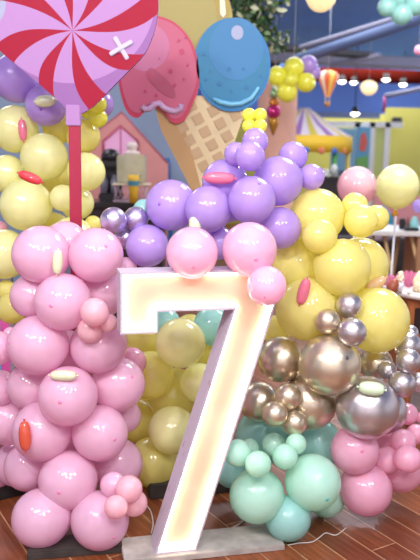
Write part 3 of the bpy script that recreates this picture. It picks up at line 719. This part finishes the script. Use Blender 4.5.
c = at(419, 206, WY+.3); balloon('lilac_balloon', 'lilac', c, 7*k, 'lilac balloon above the aqua jar, cut by the right edge', 'loose balloons at the right')
m = MB(); q = at(405, 205, 9.4); hz = at(405, 196, 9.4).z; m.box((q.x+.1, 9.4, hz/2), (1.0, .08, hz)); tag(m.build('pink_screen', mat('screen_pink', (214, 146, 150), .7)), 'dusty pink partition screen behind the white table', 'screen')
q = at(383, 205, 8.6); m = MB(); m.box((q.x, 8.6, q.z/1-.22), (.2, .15, .5), bev=.03); 
m = MB(); m.lathe([(.0, 0), (.16, 0), (.17, .4), (.12, q.z-.12), (0, q.z)], 20, (q.x, 8.6, 0)); tag(m.build('teal_bin', mat('teal', (30, 134, 156), .5)), 'teal rounded bin left of the dusty pink screen', 'bin')
m = MB(); q = at(384, 262, 7.9); m.box((q.x+.1, 8.3, .3), (1.3, .3, .6), bev=.02); tag(m.build('storage_chest', mat('chest_dark', (66, 60, 60), .8, noise=.3)), 'dark chest stored behind the white table', 'chest')
for i, (px, py, col) in enumerate(((376, 242, (190, 176, 190)), (384, 246, (150, 140, 160)))):
    q = at(px, py, 7.9); m = MB(); m.box((q.x, 7.95, .60+.09), (.14, .14, .18), rot=(0, 0, .3*i), bev=.02)
    tag(m.build('bag', mat('bag_%d' % i, col, .6)), ('pale bag' if i == 0 else 'greyer bag')+' sitting on the dark chest behind the table', 'bag')
# balloons on sticks
def stick_balloon(nm, k_, px, py, r, Y, label, foot, cupm):
    c = at(px, py, Y); t = balloon(nm, k_, c, r*mpp(Y), label, 'two big balloons on sticks', axis=(0, -.12, 1))
    m = MB(); m.tube([(0, 0, -1.16), (0, 0, -1.42)], [.10, .17], 12); n_ = m.build('cup_holder', cupm, t)
    z1 = c.z-1.4*r*mpp(Y)
    m = MB(); m.tube([(c.x, c.y, z1), (c.x-.02, c.y, .02)], .008, 8); m.lathe([(0, 0), (.09, 0), (.08, .02), (0, .022)], 16, (c.x-.02, c.y, 0))
    tag(m.build('balloon_stick', mat('stick_white', (226, 226, 230), .4)), label.split(' balloon')[0].replace('large ', 'white stick under the large ')+' balloon', 'stick')
stick_balloon('yellow_balloon', 'pale_yellow', 397.5, 186, 21.3, 5.2, 'large pale yellow balloon on a stick by the white table', 0, LAT['amber'])
stick_balloon('pink_balloon', 'blush', 357, 186, 19.3, 5.5, 'large pale pink balloon on a stick, left of the yellow one', 0, LAT['rose'])
# wooden dessert cart at the right
DY = 4.15; dz = at(405, 293, DY).z; xl = at(391, 293, DY).x; 
cart = thing('dessert_cart', 'orange-brown wooden dessert cart with white top at the right edge', 'cart', (xl+.36, DY+.2, 0))
m = MB(); m.lathe([(0, dz-.03), (.34, dz-.03), (.36, dz-.02), (.36, dz-.004), (.34, dz), (0, dz)], 40); m.build('tabletop', mat('cart_top', (222, 212, 206), .4), cart)
m = MB(); m.box((.02, 0, (dz-.03+.18)/2), (.56, .4, dz-.03-.18), bev=.01); m.build('cabinet', mat('cart_wood', (164, 96, 54), .5, noise=.15, nscale=6), cart)
for dx, dw in ((-.20, .05), (-.12, .05)):
    m = MB(); m.box((dx, -.20, dz-.16), (dw*.8, .012, .15), bev=.004); m.build('slot', mat('slot_dark', (40, 22, 18), .7), cart)
for sx_ in (-.22, .26):
    for sy_ in (-.16, .16): m = MB(); m.tube([(sx_, sy_, 0), (sx_, sy_, .19)], .02, 10); m.build('leg', mat('cart_wood', (164, 96, 54)), cart)
k = mpp(DY)
def sweet(nm, px, Y, f, mt, label, cat, lift=0):
    q = at(px, 290, Y); m = MB(); f(m); o = m.build(nm, mt); o.location = (q.x, Y, dz+.001+lift); return tag(o, label, cat)
jar = thing('treat_cup', 'cream-coloured cup of meringue treats on the dessert cart', 'cup', (at(399, 290, DY+.02).x, DY+.02, dz))
m = MB(); m.lathe([(0, .001), (3.6*k, .001), (4.4*k, 11*k), (4.1*k, 11*k), (0, 10*k)], 18); m.build('cup_body', mat('cup_white', (226, 224, 232), .4), jar)
m = MB()
for i in range(14):
    a = i*2.4; m.ball((2.6*k*math.cos(a)*(i % 3)/2, 2.6*k*math.sin(a)*(i % 3)/2, (12+i*.62)*k), 2.1*k, 10)
m.build('treats', mat('meringue', (244, 230, 196), .6), jar)
for px, Y, s, lb, rz in ((388, DY+.18, .75, 'pink tissue paper fan at the left of the dessert cart', .2), (408, DY+.16, 1.0, 'larger pink tissue paper fan behind the treat cup', -.2)):
    def fan(m, s=s):
        b = bmesh.new(); cen = b.verts.new((0, 0, 0)); vs_ = []
        for i in range(17):
            a = PI*(.12+.76*i/16); r = (17+2*(i % 2))*k*s; vs_.append(b.verts.new((r*math.cos(a), .03*(i % 2)-.015, r*math.sin(a))))
        for p_, q_ in zip(vs_, vs_[1:]): b.faces.new((cen, p_, q_))
        bmesh.ops.solidify(b, geom=b.faces[:], thickness=.002); m.merge(b)
    o = sweet('tissue_fan', px, Y, fan, mat('tissue_pink', (246, 176, 208), .8), lb, 'decoration'); o.rotation_euler = (-.15, 0, rz)
sweet('chocolate_egg', 389.5, DY-.14+.06, lambda m: m.lathe([(0, 0), (4*k, 2*k), (6*k, 7*k), (5*k, 13*k), (2.6*k, 17*k), (0, 18*k)], 20, rot=(0, .35, 0)), mat('egg_brown', (162, 84, 58), .4), 'brown chocolate egg leaning at the near edge of the cart', 'chocolate')
sweet('treat_tub', 418, DY+.05, lambda m: (m.lathe([(0, 0), (5*k, 0), (5.6*k, 12*k), (0, 12*k)], 18), m.lathe([(5.7*k, 12*k), (4*k, 16*k), (0, 22*k)], 18)), mat('tub_cream', (222, 206, 170), .5, noise=.25, nscale=40), 'cream tub of sweets with peaked lid at the right edge', 'tub')
for px, Y, lb in ((409, DY-.05, 'small white candy lying right of the treat cup'), (393.5, DY+.06, 'small white candy left of the treat cup')):
    sweet('candy', px, Y, lambda m: (m.ball((0, 0, 2.2*k), 2.2*k, 12), m.lathe([(0, 0), (1.6*k, 0), (.2*k, 2*k)], 8, (1.6*k, 0, 2.2*k), (0, -PI/2, 0))), mat('candy_white', (238, 230, 226), .3), lb, 'candy')
# clear plastic film and cables on the floor
def film():
    a = on_z(352, 520, 0); m = MB(); b = bmesh.new(); rnd = random.Random(2); n = 14; g = []
    for i in range(n):
        for j in range(n):
            x = (i/(n-1)-.5)*.24; y = (j/(n-1)-.5)*.26; z = .006+.05*max(0, 1-abs(x)*5)*max(0, 1-abs(y+.02)*4)+rnd.uniform(0, .012)
            g.append(b.verts.new((a.x+x+.12*y, a.y+y, z)))
    for i in range(n-1):
        for j in range(n-1):
            if ((i-6)/6.8)**2+((j-6)/6.8)**2 > rnd.uniform(.75, 1.25): continue
            f = b.faces.new((g[i*n+j], g[(i+1)*n+j], g[(i+1)*n+j+1], g[i*n+j+1])); f.smooth = False
    m.merge(b); o = m.build('plastic_film', mat('clear_film', (232, 226, 230), .12, alpha=.12)); tag(o, 'crumpled clear plastic film on the floor below the rose balloons', 'plastic film')
film()
def cable(pts, r, label, col=(196, 188, 180)):
    P_ = [on_z(x, y, .004) for x, y in pts]; out = []
    for i in range(len(P_)-1):
        a = P_[max(i-1, 0)]; b_ = P_[i]; c_ = P_[i+1]; d_ = P_[min(i+2, len(P_)-1)]
        for q_ in range(6):
            t = q_/6; out.append(.5*((2*b_)+(c_-a)*t+(2*a-5*b_+4*c_-d_)*t*t+(3*b_-a-3*c_+d_)*t**3))
    out.append(P_[-1]); m = MB(); m.tube(out, r, 8); tag(m.build('cable', mat('cable_grey', col, .5)), label, 'cable')
cable([(288, 545), (300, 543), (312, 542), (320, 537), (326, 533), (336, 535), (346, 528)], .0022, 'thin white cable on the floor right of the plank end')
cable([(246, 519), (236, 526), (222, 532)], .003, 'thin pale cord on the floor behind the plank')
cable([(147, 506), (151, 512), (153, 524), (151, 534)], .003, 'thin pale cord left of the foot of the number 7')
# striped banner at far left edge
q = at(1, 300, 3.75); m = MB(); t = thing('roll_up_banner', 'grey framed banner with pink and blue stripes at the left edge', 'banner', (q.x-.30, 3.9, 0))
zt = at(1, 278, 3.9).z
m = MB(); m.box((0, 0, zt/2+.02), (.60, .012, zt-.04)); m.build('sheet', mat('banner_pink', (226, 90, 170), .5), t)
m = MB(); m.box((.22, -.009, zt/2-.06), (.06, .004, zt-.3), bev=.001); m.build('stripe', mat('banner_blue', (90, 176, 230), .5), t)
m = MB(); m.box((0, 0, zt), (.64, .03, .04)); m.box((.31, .0, zt/2), (.02, .02, zt)); m.box((0, 0, .02), (.64, .12, .04)); m.build('frame', mat('banner_frame', (150, 150, 156), .4), t)

# ================================================================== BALLOONS
# spheres of the sign are kept clear by the nearest-Y column of each row
GP = 'pink balloons of the left column'
bunch([
 ('pink_balloon', 'pink', 68, 396, 30, 2.70, 'large pink balloon carrying the pale green mini balloon', (66, 397.5)),
 ('pink_balloon', 'pink', 68, 480.5, 29.5, 2.72, 'large pink balloon at the front, stacked on the two floor balloons', (64.5, 484.5)),
 ('pink_balloon', 'pink', 41, 518, 29.2, 2.80, 'large pink balloon on the floor, left of the lowest pair', (15.5, 531)),
 ('pink_balloon', 'pink', 100, 520.5, 29, 2.80, 'large pink balloon on the floor, right of the lowest pair', (117, 530.5)),
 ('pink_balloon', 'pink', 100, 433, 28, 2.76, 'large pink balloon in the fourth row, beside the slant of the 7', (117.5, 435)),
 ('pink_balloon', 'pink', 42, 431, 30, 2.76, 'large pink balloon carrying the orange mini balloon'),
 ('pink_balloon', 'pink', 37.5, 345, 30, 2.76, 'large pink balloon at mid height on the left side', (14, 341)),
 ('pink_balloon', 'pink', 98, 346, 28, 2.80, 'large pink balloon behind the upper blush cluster', (75, 361)),
 ('pink_balloon', 'pink', 63, 302, 29, 2.74, 'large pink balloon just under the lollipop stick', (57, 305)),
 ('pink_balloon', 'pink', 96, 255, 27.5, 2.80, 'large pink balloon right of the lollipop stick at the column top', (109, 247)),
 ('pink_balloon', 'pink', 41, 254.5, 29, 2.80, 'large pink balloon left of the lollipop stick at the column top'),
 ('pink_balloon', 'pink', 32, 296, 22, 2.84, 'pink balloon tucked behind at the upper left of the column'),
 ('pink_balloon', 'pink', 118, 384, 27, 2.86, 'large pink balloon right of the green-topped one, touching the 7', (134, 374)),
 ('pink_balloon', 'pink', 101, 293, 25, 2.92, 'pink balloon behind the left tip of the number 7'),
 ('pink_balloon', 'pink', 65, 243, 22, 2.92, 'pink balloon hidden behind the top pair and the stick'),
 ('pink_balloon', 'pink', 31, 386, 24, 2.86, 'pink balloon in shadow left of the green-topped one'),
 ('pink_balloon', 'pink', -2, 348, 17, 2.80, 'pink balloon cut by the left edge at mid height'),
 ('pink_balloon', 'pink', 10, 334, 7, 2.86, 'tiny pink balloon above the one cut by the left edge'),
 ('pink_balloon', 'pink', 0, 388, 18, 2.84, 'smaller pink balloon cut by the left edge, below mid height'),
 ('pink_balloon', 'pink', 9, 420, 25, 2.84, 'large pink balloon cut by the left edge beside the orange mini balloon'),
 ('pink_balloon', 'pink', 28, 467, 24, 2.86, 'pink balloon left of the large front one, above the black board'),
 ('pink_balloon', 'pink', 16, 464, 22, 2.98, 'pink balloon second from the left edge, above the black board'),
 ('pink_balloon', 'pink', -4, 470, 18, 3.0, 'lowest pink balloon cut by the left edge'),
 ('pink_balloon', 'pink', 117, 464, 26, 2.92, 'large pink balloon behind the low blush cluster'),
 ('pink_balloon', 'pink', 124, 416, 17, 3.0, 'pink balloon half hidden behind the column, next to yellow'),
 ('pink_balloon', 'rose', 131, 362, 15, 3.05, 'deeper pink balloon behind the stub of the number 7'),
 ('pink_balloon', 'pink', 68, 350, 20, 3.0, 'pink balloon deep inside the column between the left and right ones'),
 ('pink_balloon', 'pink', 70, 440, 20, 2.98, 'pink balloon deep inside the column between the fourth row pair'),
 ('pink_balloon', 'pink', 126, 268, 11, 2.99, 'small pink balloon between mauve chrome cluster and the 7'),
 ('pink_balloon', 'pink', 113, 485, 13, -3, 'small pink balloon at the upper left of the low pink cluster'),
 ('pink_balloon', 'blush', 134, 503, 13.5, -3, 'small blush balloon at the back right of the low pink cluster'),
 ('pink_balloon', 'blush', 129, 489, 13.5, -3, 'small blush balloon with a bright rim, right of the low pink cluster'),
 ('pink_balloon', 'blush', 116, 507, 12, -3, 'lowest small blush balloon of the low pink cluster'),
 ('pink_balloon', 'blush', 90, 330, 13, -2.9, 'small blush balloon at the bottom of the upper cluster'),
 ('pink_balloon', 'blush', 108.5, 323, 9.5, -2.76, 'tiniest blush balloon of the upper cluster, touching the number 7'),
 ('pink_balloon', 'blush', 94.5, 312, 14.5, -2.9, 'small blush balloon on top of the upper cluster beside the number 7'),
], GP, .86)
# top of the number: pink, then lilac
GT = 'pink balloons on top of the number 7'
bunch([
 ('pink_balloon', 'pink', 192, 253, 26, 2.62, 'pink balloon sitting over the top bar of the 7, left of two', (194, 268)),
 ('pink_balloon', 'pink', 249.5, 249.5, 27.5, 2.66, 'pink balloon sitting over the top bar of the 7, right of two', (254.5, 260.5)),
 ('pink_balloon', 'pink', 266.5, 286, 20, -2.84, 'pink balloon hanging at the upper right corner of the 7', (263.5, 297)),
], GT, .9)
GL = 'lilac balloons of the arch'
bunch([
 ('lilac_balloon', 'lilac', 252, 200, 24, 2.90, 'large lilac balloon with visible tip, above the right pink one', (258, 186)),
 ('lilac_balloon', 'lilac', 208, 209, 23.5, 2.94, 'large lilac balloon in the middle behind the left pink one'),
 ('lilac_balloon', 'lilac', 171, 205, 25.5, 2.96, 'large lilac balloon at the left shoulder with visible tip', (161, 206.5)),
 ('lilac_balloon', 'lilac', 147, 246, 21.5, 3.0, 'lilac balloon lowest on the left, just above the 7'),
 ('lilac_balloon', 'lilac', 280, 228, 21, 2.98, 'violet balloon right of the right pink one, next to yellow'),
 ('lilac_balloon', 'lilac', 278, 181, 25, 3.0, 'largest lilac balloon at the upper right of the arch'),
 ('lilac_balloon', 'lilac', 225, 182, 23, 3.0, 'lilac balloon behind the pink mini balloon, below the waffle cone'),
 ('lilac_balloon', 'lilac', 293, 156, 14.5, 3.06, 'small lilac balloon in front of the striped tent'),
 ('lilac_balloon', 'lilac', 311.5, 177, 13, 3.06, 'small lilac balloon rightmost, above the yellow ones'),
 ('lilac_balloon', 'lilac', 219, 243, 17, 3.02, 'violet balloon in the gap between the two pink ones'),
 ('lilac_balloon', 'lilac', 230, 206, 16, 3.1, 'lilac balloon hidden deep between the two middle ones'),
 ('chrome_balloon', 'mauve', 113.5, 220.5, 13.5, 2.98, 'shiny mauve chrome balloon, left one of the small trio'),
 ('chrome_balloon', 'mauve', 136, 219, 12.5, 3.0, 'shiny mauve chrome balloon, right one of the small trio'),
 ('chrome_balloon', 'mauve', 125.5, 238, 11.5, 2.99, 'shiny mauve chrome balloon, lowest one of the small trio'),
 ('mint_balloon', 'aqua', 144, 210, 11, 3.12, 'small mint balloon behind the mauve chrome trio'),
 ('lilac_balloon', 'lilac', 236, 154, 12, -3.08, 'small lilac balloon at the left of the top cluster'),
 ('lilac_balloon', 'lilac', 255, 141, 13, -3.08, 'topmost small lilac balloon, against the salmon pillar'),
 ('lilac_balloon', 'lilac', 250, 156, 15, -3.04, 'small lilac balloon at the front of the top cluster'),
], GL, .88)
for o in list(C.objects):
    if o.name.startswith('chrome_balloon') and o.get('group') == GL: o['group'] = 'mauve chrome trio'
GY = 'yellow balloons of the right arch'
bunch([
 ('yellow_balloon', 'yellow', 320, 236, 17.5, 2.92, 'golden yellow balloon small in front of the upper yellow one'),
 ('yellow_balloon', 'yellow', 342, 267.5, 29, 2.92, 'large yellow balloon in the middle right, front one of a pair'),
 ('yellow_balloon', 'yellow', 376.5, 320, 33, 2.98, 'largest yellow balloon at the right, behind the silver trio'),
 ('yellow_balloon', 'yellow', 308, 309, 32, 2.98, 'large bright yellow balloon carrying the upright pink mini balloon'),
 ('yellow_balloon', 'yellow', 317.5, 216, 27.5, 3.02, 'large translucent yellow balloon beside the lilac ones'),
 ('yellow_balloon', 'yellow', 359.5, 266, 29, 3.06, 'large yellow balloon behind, right one of the middle pair'),
 ('yellow_balloon', 'yellow', 361, 221, 17, 3.0, 'middle yellow balloon of the small cluster below the pink stick balloon'),
 ('yellow_balloon', 'yellow', 376, 218, 13, 3.02, 'right yellow balloon of the small cluster below the pink stick balloon'),
 ('yellow_balloon', 'yellow', 354.5, 206, 13.5, 3.1, 'upper yellow balloon of the small cluster below the pink stick balloon'),
 ('yellow_balloon', 'yellow', 297, 264, 27, 3.06, 'orange-tinted yellow balloon next to the pink corner balloon'),
 ('yellow_balloon', 'yellow', 333, 290, 26, 3.3, 'yellow balloon deep behind the bright pair'),
 ('yellow_balloon', 'yellow', 276, 330, 15, 3.16, 'dark yellow balloon showing between the 7 and the bright yellow one'),
], GY, .88)
GS = 'silver and champagne chrome balloons'
bunch([
 ('chrome_balloon', 'gold', 330, 364.5, 31, 2.82, 'largest champagne chrome balloon under the silver trio', (342, 355)),
 ('chrome_balloon', 'chrome', 367, 407.5, 31.5, 2.84, 'big silver balloon carrying the pale green mini balloon'),
 ('chrome_balloon', 'gold', 280.5, 359.5, 23, 3.0, 'pearly champagne balloon touching the right side of the 7'),
 ('chrome_balloon', 'gold', 309, 402, 28, 2.96, 'big champagne balloon between the small trio and the silver one'),
 ('chrome_balloon', 'gold', 259, 402, 20, 3.04, 'greenish champagne balloon half behind the slant of the 7'),
 ('chrome_balloon', 'chrome', 402, 384, 13.5, 2.92, 'small silver balloon, lowest of the right cluster'),
 ('chrome_balloon', 'chrome', 408.5, 361, 12.5, 2.92, 'small silver balloon, front middle of the right cluster'),
 ('chrome_balloon', 'chrome', 387.5, 370, 9.5, 2.96, 'tiny silver balloon at the left of the right cluster'),
 ('chrome_balloon', 'chrome', 418, 382, 9.5, 2.98, 'small silver balloon cut by the right edge'),
 ('chrome_balloon', 'gold', 376, 364, 17, 3.08, 'golden chrome balloon behind the largest yellow one'),
 ('chrome_balloon', 'chrome', 408, 346, 14, 3.06, 'silver balloon behind the right cluster, under the tiny top one'),
 ('chrome_balloon', 'chrome', 410.5, 333, 8, 3.06, 'tiny silver balloon topmost of the right cluster'),
 ('chrome_balloon', 'chrome', 384, 411, 23, 3.06, 'silver balloon half hidden behind the big silver one'),
 ('chrome_balloon', 'chrome', 349, 305.5, 13.3, -2.9, 'upper small silver balloon of the trio before the big yellow one'),
 ('chrome_balloon', 'gold', 327.5, 321.5, 13, -2.9, 'left small silver balloon of the trio before the bright yellow one'),
 ('chrome_balloon', 'chrome', 352, 332, 14.8, -2.9, 'lower right small silver balloon of the trio'),
 ('chrome_balloon', 'gold', 288, 396.5, 13.5, -2.95, 'upper small champagne balloon of the trio above the mint ones'),
 ('chrome_balloon', 'gold', 294.5, 423, 13, -2.95, 'right small champagne balloon of the trio above the mint ones'),
 ('chrome_balloon', 'gold', 274.5, 414, 13, -2.9, 'left small champagne balloon of the trio above the mint ones'),
], GS, .88)
GM = 'mint balloons low on the right'
bunch([
 ('mint_balloon', 'mint', 257, 495.5, 27.5, 2.74, 'large mint balloon left of the tipped one, above the plank'),
 ('mint_balloon', 'mint', 313, 482.5, 28, 2.76, 'large mint balloon with blue tip, left of the rose ones', (323.5, 493)),
 ('mint_balloon', 'aqua', 288, 518, 23, 2.88, 'aqua balloon resting on the floor at the plank end'),
 ('mint_balloon', 'aqua', 264, 436, 28, 3.08, 'large teal balloon behind the small mint cluster'),
 ('mint_balloon', 'aqua', 232, 470, 18, 3.06, 'teal balloon behind the slant of the 7, left of the large mint one'),
 ('mint_balloon', 'aqua', 316, 444, 26, 3.08, 'large teal balloon under the champagne chrome one'),
 ('mint_balloon', 'mint', 326, 498, 19, 3.04, 'green balloon in shadow behind the tipped mint one'),
 ('mint_balloon', 'aqua', 213, 326, 20, 3.4, 'teal balloon seen through the notch of the 7, right one'),
 ('mint_balloon', 'aqua', 166, 322, 14, 3.4, 'teal balloon seen through the notch of the 7, left one'),
 ('mint_balloon', 'mint', 250, 447.5, 9, -2.9, 'tiny mint balloon behind the one overlapping the 7'),
 ('mint_balloon', 'mint', 274, 445, 12, -2.9, 'small mint balloon, back left of the upper mint pair'),
 ('mint_balloon', 'mint', 296, 444, 10.5, -2.95, 'small green balloon below the champagne trio'),
 ('mint_balloon', 'mint', 285, 456.5, 12.8, -2.9, 'small mint balloon, front right of the upper mint pair'),
 ('mint_balloon', 'mint', 237.5, 453, 13.8, -2.7, 'small mint balloon overlapping the slant of the 7'),
 ('mint_balloon', 'mint', 258, 464, 13.3, -2.8, 'small mint balloon resting on the left large mint one'),
], GM, .88)
GR = 'rose balloons at the lower right'
bunch([
 ('rose_balloon', 'rose', 355, 450, 24.3, 2.88, 'rose balloon under the big silver one with dark tip', (357, 446)),
 ('rose_balloon', 'rose', 366, 489.5, 26, 2.88, 'lowest rose balloon, hanging above the plastic film', (377, 506)),
 ('rose_balloon', 'rose', 408, 459, 13.8, 2.86, 'small rose balloon in front at the right edge cluster'),
 ('rose_balloon', 'rose', 403, 442, 13, 2.92, 'small rose balloon above the front one at the right'),
 ('rose_balloon', 'rose', 387, 460, 14, 2.94, 'small rose balloon left of the front one at the right'),
 ('rose_balloon', 'rose', 400, 468, 24, 3.0, 'large rose balloon behind the small right cluster'),
 ('rose_balloon', 'rose', 416, 434, 10, 3.04, 'small rose balloon near the right edge, upper one'),
 ('rose_balloon', 'rose', 407, 414, 11, 3.1, 'small rose balloon right of the hidden silver one'),
 ('rose_balloon', 'rose', 422, 418, 6, 3.1, 'tiny rose balloon cut by the right edge'),
 ('rose_balloon', 'rose', 386, 441, 12, 3.06, 'small rose balloon tucked under the big silver one'),
], GR, .88)
GB = 'yellow balloons behind the number 7'
bunch([
 ('yellow_balloon', 'pale_yellow', 180.5, 343, 25, 3.14, 'pale yellow balloon filling the notch under the top bar of the 7'),
 ('yellow_balloon', 'pale_yellow', 172, 430, 24, 3.12, 'pale yellow balloon left of the slant, upper of the lowest two'),
 ('yellow_balloon', 'yellow', 150, 375, 24, 3.22, 'yellow balloon behind the right side of the pink column'),
 ('yellow_balloon', 'yellow', 153, 462, 25.5, 3.2, 'lowest yellow balloon behind the number 7, near the floor'),
 ('yellow_balloon', 'pale_yellow', 200, 383, 20, 3.2, 'yellow balloon partly covered by the slant of the 7'),
 ('yellow_balloon', 'yellow', 150, 338, 25, 3.3, 'yellow balloon under the stub of the number 7'),
 ('yellow_balloon', 'yellow', 174, 394, 26, 3.36, 'golden balloon deep behind the slant of the 7'),
 ('yellow_balloon', 'yellow', 212, 350, 22, 3.36, 'green-yellow balloon behind the upper slant of the 7'),
 ('yellow_balloon', 'yellow', 135, 420, 22, 3.4, 'golden balloon deep behind the pink column'),
 ('yellow_balloon', 'yellow', 190, 330, 16, 3.5, 'small golden balloon at the back of the notch'),
 ('yellow_balloon', 'yellow', 136, 392, 20, 3.5, 'golden balloon farthest back beside the pink column'),
], GB, .86)
GC = 'yellow and lilac balloons of the far left column'
bunch([
 ('yellow_balloon', 'pale_yellow', 26, 205, 26, 3.5, 'large pale yellow balloon under the red mini balloon'),
 ('yellow_balloon', 'pale_yellow', 63, 198, 13.5, 3.45, 'small pale yellow balloon left of the crimson stick'),
 ('yellow_balloon', 'pale_yellow', 44, 157, 23.5, 3.55, 'large yellow balloon above the red mini balloon'),
 ('yellow_balloon', 'pale_yellow', 86, 171.5, 19, 3.5, 'yellow balloon right of the crimson stick, beside the playhouse'),
 ('lilac_balloon', 'lilac', 46, 105, 21, 3.55, 'lilac balloon behind the lollipop carrying the pale mini balloon', (45, 114)),
 ('lilac_balloon', 'lilac', 17, 78, 24.5, 3.6, 'large lilac balloon left behind the lollipop'),
 ('yellow_balloon', 'pale_yellow', 15, 129, 23.5, 3.62, 'yellow balloon carrying the thin pink mini balloon'),
 ('yellow_balloon', 'pale_yellow', 7, 174, 19, 3.62, 'yellow balloon at the left edge beside the red mini balloon'),
 ('yellow_balloon', 'pale_yellow', 4, 254, 25, 3.5, 'pale yellow balloon cut by the left edge beside the top pink one'),
 ('yellow_balloon', 'pale_yellow', 72, 240, 23, 3.45, 'pale yellow balloon showing above the top pink pair'),
 ('yellow_balloon', 'pale_yellow', 77, 203, 17, 3.62, 'yellow balloon behind the crimson stick, under the right one'),
 ('yellow_balloon', 'yellow', 93, 224, 8.5, 3.55, 'small yellow balloon left of the mauve chrome trio'),
 ('yellow_balloon', 'lemon', 97, 104, 9.5, 3.5, 'small lemon balloon, upper of two at the lollipop edge'),
 ('yellow_balloon', 'lemon', 98, 118, 9.5, 3.48, 'small lemon balloon, lower of two at the lollipop edge'),
 ('yellow_balloon', 'lemon', 88, 110, 9, 3.55, 'small lemon balloon at the left of the lollipop edge cluster'),
 ('lilac_balloon', 'lilac', 100, 104, 14, 3.6, 'lilac balloon behind the lemon cluster, above the playhouse'),
 ('yellow_balloon', 'yellow', 83, 136, 17, 3.62, 'yellow balloon right of the stick, below the lemon cluster'),
 ('yellow_balloon', 'yellow', 58, 128, 16, 3.7, 'yellow balloon left of the stick, below the lilac one'),
 ('yellow_balloon', 'yellow', 12, 308, 16, 3.45, 'dark yellow balloon at the left behind the pink column'),
 ('yellow_balloon', 'yellow', 6, 290, 10, 3.5, 'small dark yellow balloon beside the striped banner'),
 ('pink_balloon', 'rose', 0, 228, 7, 3.5, 'small pink balloon at the left edge among yellow ones'),
 ('yellow_balloon', 'yellow', 52, 232, 20, 3.75, 'yellow balloon hidden behind the top pink balloon'),
 ('yellow_balloon', 'yellow', 60, 178, 20, 3.85, 'yellow balloon deep in the far left column'),
], GC, .86)
GW = 'lime cluster above the lilac balloons'
bunch([
 ('yellow_balloon', 'lemon', 249, 115, 7, 3.16, 'lime balloon, upper left of the four above the lilac cluster'),
 ('yellow_balloon', 'lemon', 260, 115, 7, 3.16, 'lime balloon, upper right of the four above the lilac cluster'),
 ('yellow_balloon', 'lemon', 260, 126, 7, 3.12, 'lime balloon, lower right of the four above the lilac cluster'),
 ('yellow_balloon', 'lemon', 249, 126, 7, 3.12, 'lime balloon, lower left of the four above the lilac cluster'),
], GW, .8)

# ------------------------------------------------------------------ mini balloons tied at both ends
def mini(k_, px, py, ln, wd, ang, label):
    d = ray(px, py).normalized(); best = None
    for p, r in PLACED:
        oc = CAMPOS-p; b_ = oc.dot(d); c_ = oc.dot(oc)-r*r; disc = b_*b_-c_
        if disc > 0:
            t = -b_-math.sqrt(disc)
            if t > 0 and (best is None or t < best): best = t
    t = best if best else 3.0
    s = t/F*.98; L = ln*s/2; W = wd*s/2
    c = CAMPOS+d*(t-W*.92)
    m = MB(); pr = []
    n = 14
    for i in range(n+1):
        a = PI*i/n; z = -math.cos(a); r_ = W*(abs(math.sin(a))**.55)
        pr.append((r_ if 0 < i < n else .0, z*L*.92))
    m.lathe(pr, 18)
    o = m.build('mini_balloon', LAT[k_]); tag(o, label, 'balloon', 'mini balloons stuck on the big ones')
    for sg in (-1, 1):
        q = MB(); q.lathe([(W*.14, .88*L), (W*.10, .96*L), (W*.24, 1.05*L), (W*.2, 1.08*L), (0, 1.04*L)], 10, (0, 0, 0), None if sg > 0 else (PI, 0, 0)); q.build('knot', LAT[k_], o)
    ax = CAMROT @ Vector((math.cos(ang), math.sin(ang), .12))
    o.rotation_mode = 'QUATERNION'; o.rotation_quaternion = ax.to_track_quat('Z', 'Y'); o.location = c
R = math.radians
mini('cream', 45, 101, 21, 11.5, R(2), 'pale green mini balloon stuck on the lilac one behind the lollipop')
mini('candy_pink', 22.5, 130, 22, 8, R(94), 'thin upright pink mini balloon on the upper yellow balloon')
mini('red', 30, 177.5, 26, 10, R(-22), 'red mini balloon lying across the left yellow column')
mini('cream', 57.5, 262, 26, 10.5, R(86), 'upright cream mini balloon on the top left pink balloon')
mini('candy_pink', 219.5, 178, 33, 12, R(-3), 'long pink mini balloon on the lilac arch')
mini('cream', 195, 227, 23, 12.5, R(97), 'upright cream mini balloon above the left pink balloon on the 7')
mini('cream', 63.5, 375.5, 28, 11, R(0), 'pale green mini balloon lying on the middle pink balloon')
mini('orange', 25, 436, 31, 12, R(91), 'upright orange-red mini balloon on the lower left pink balloon')
mini('candy_pink', 303.5, 291.5, 29, 11.5, R(75), 'tilted pink mini balloon on the bright yellow balloon')
mini('peach', 376, 284, 24, 11, R(32), 'peach mini balloon tucked between the right yellow balloons')
mini('pale_green', 371.5, 388.5, 27, 14, R(-6), 'pale green mini balloon on the big silver balloon')
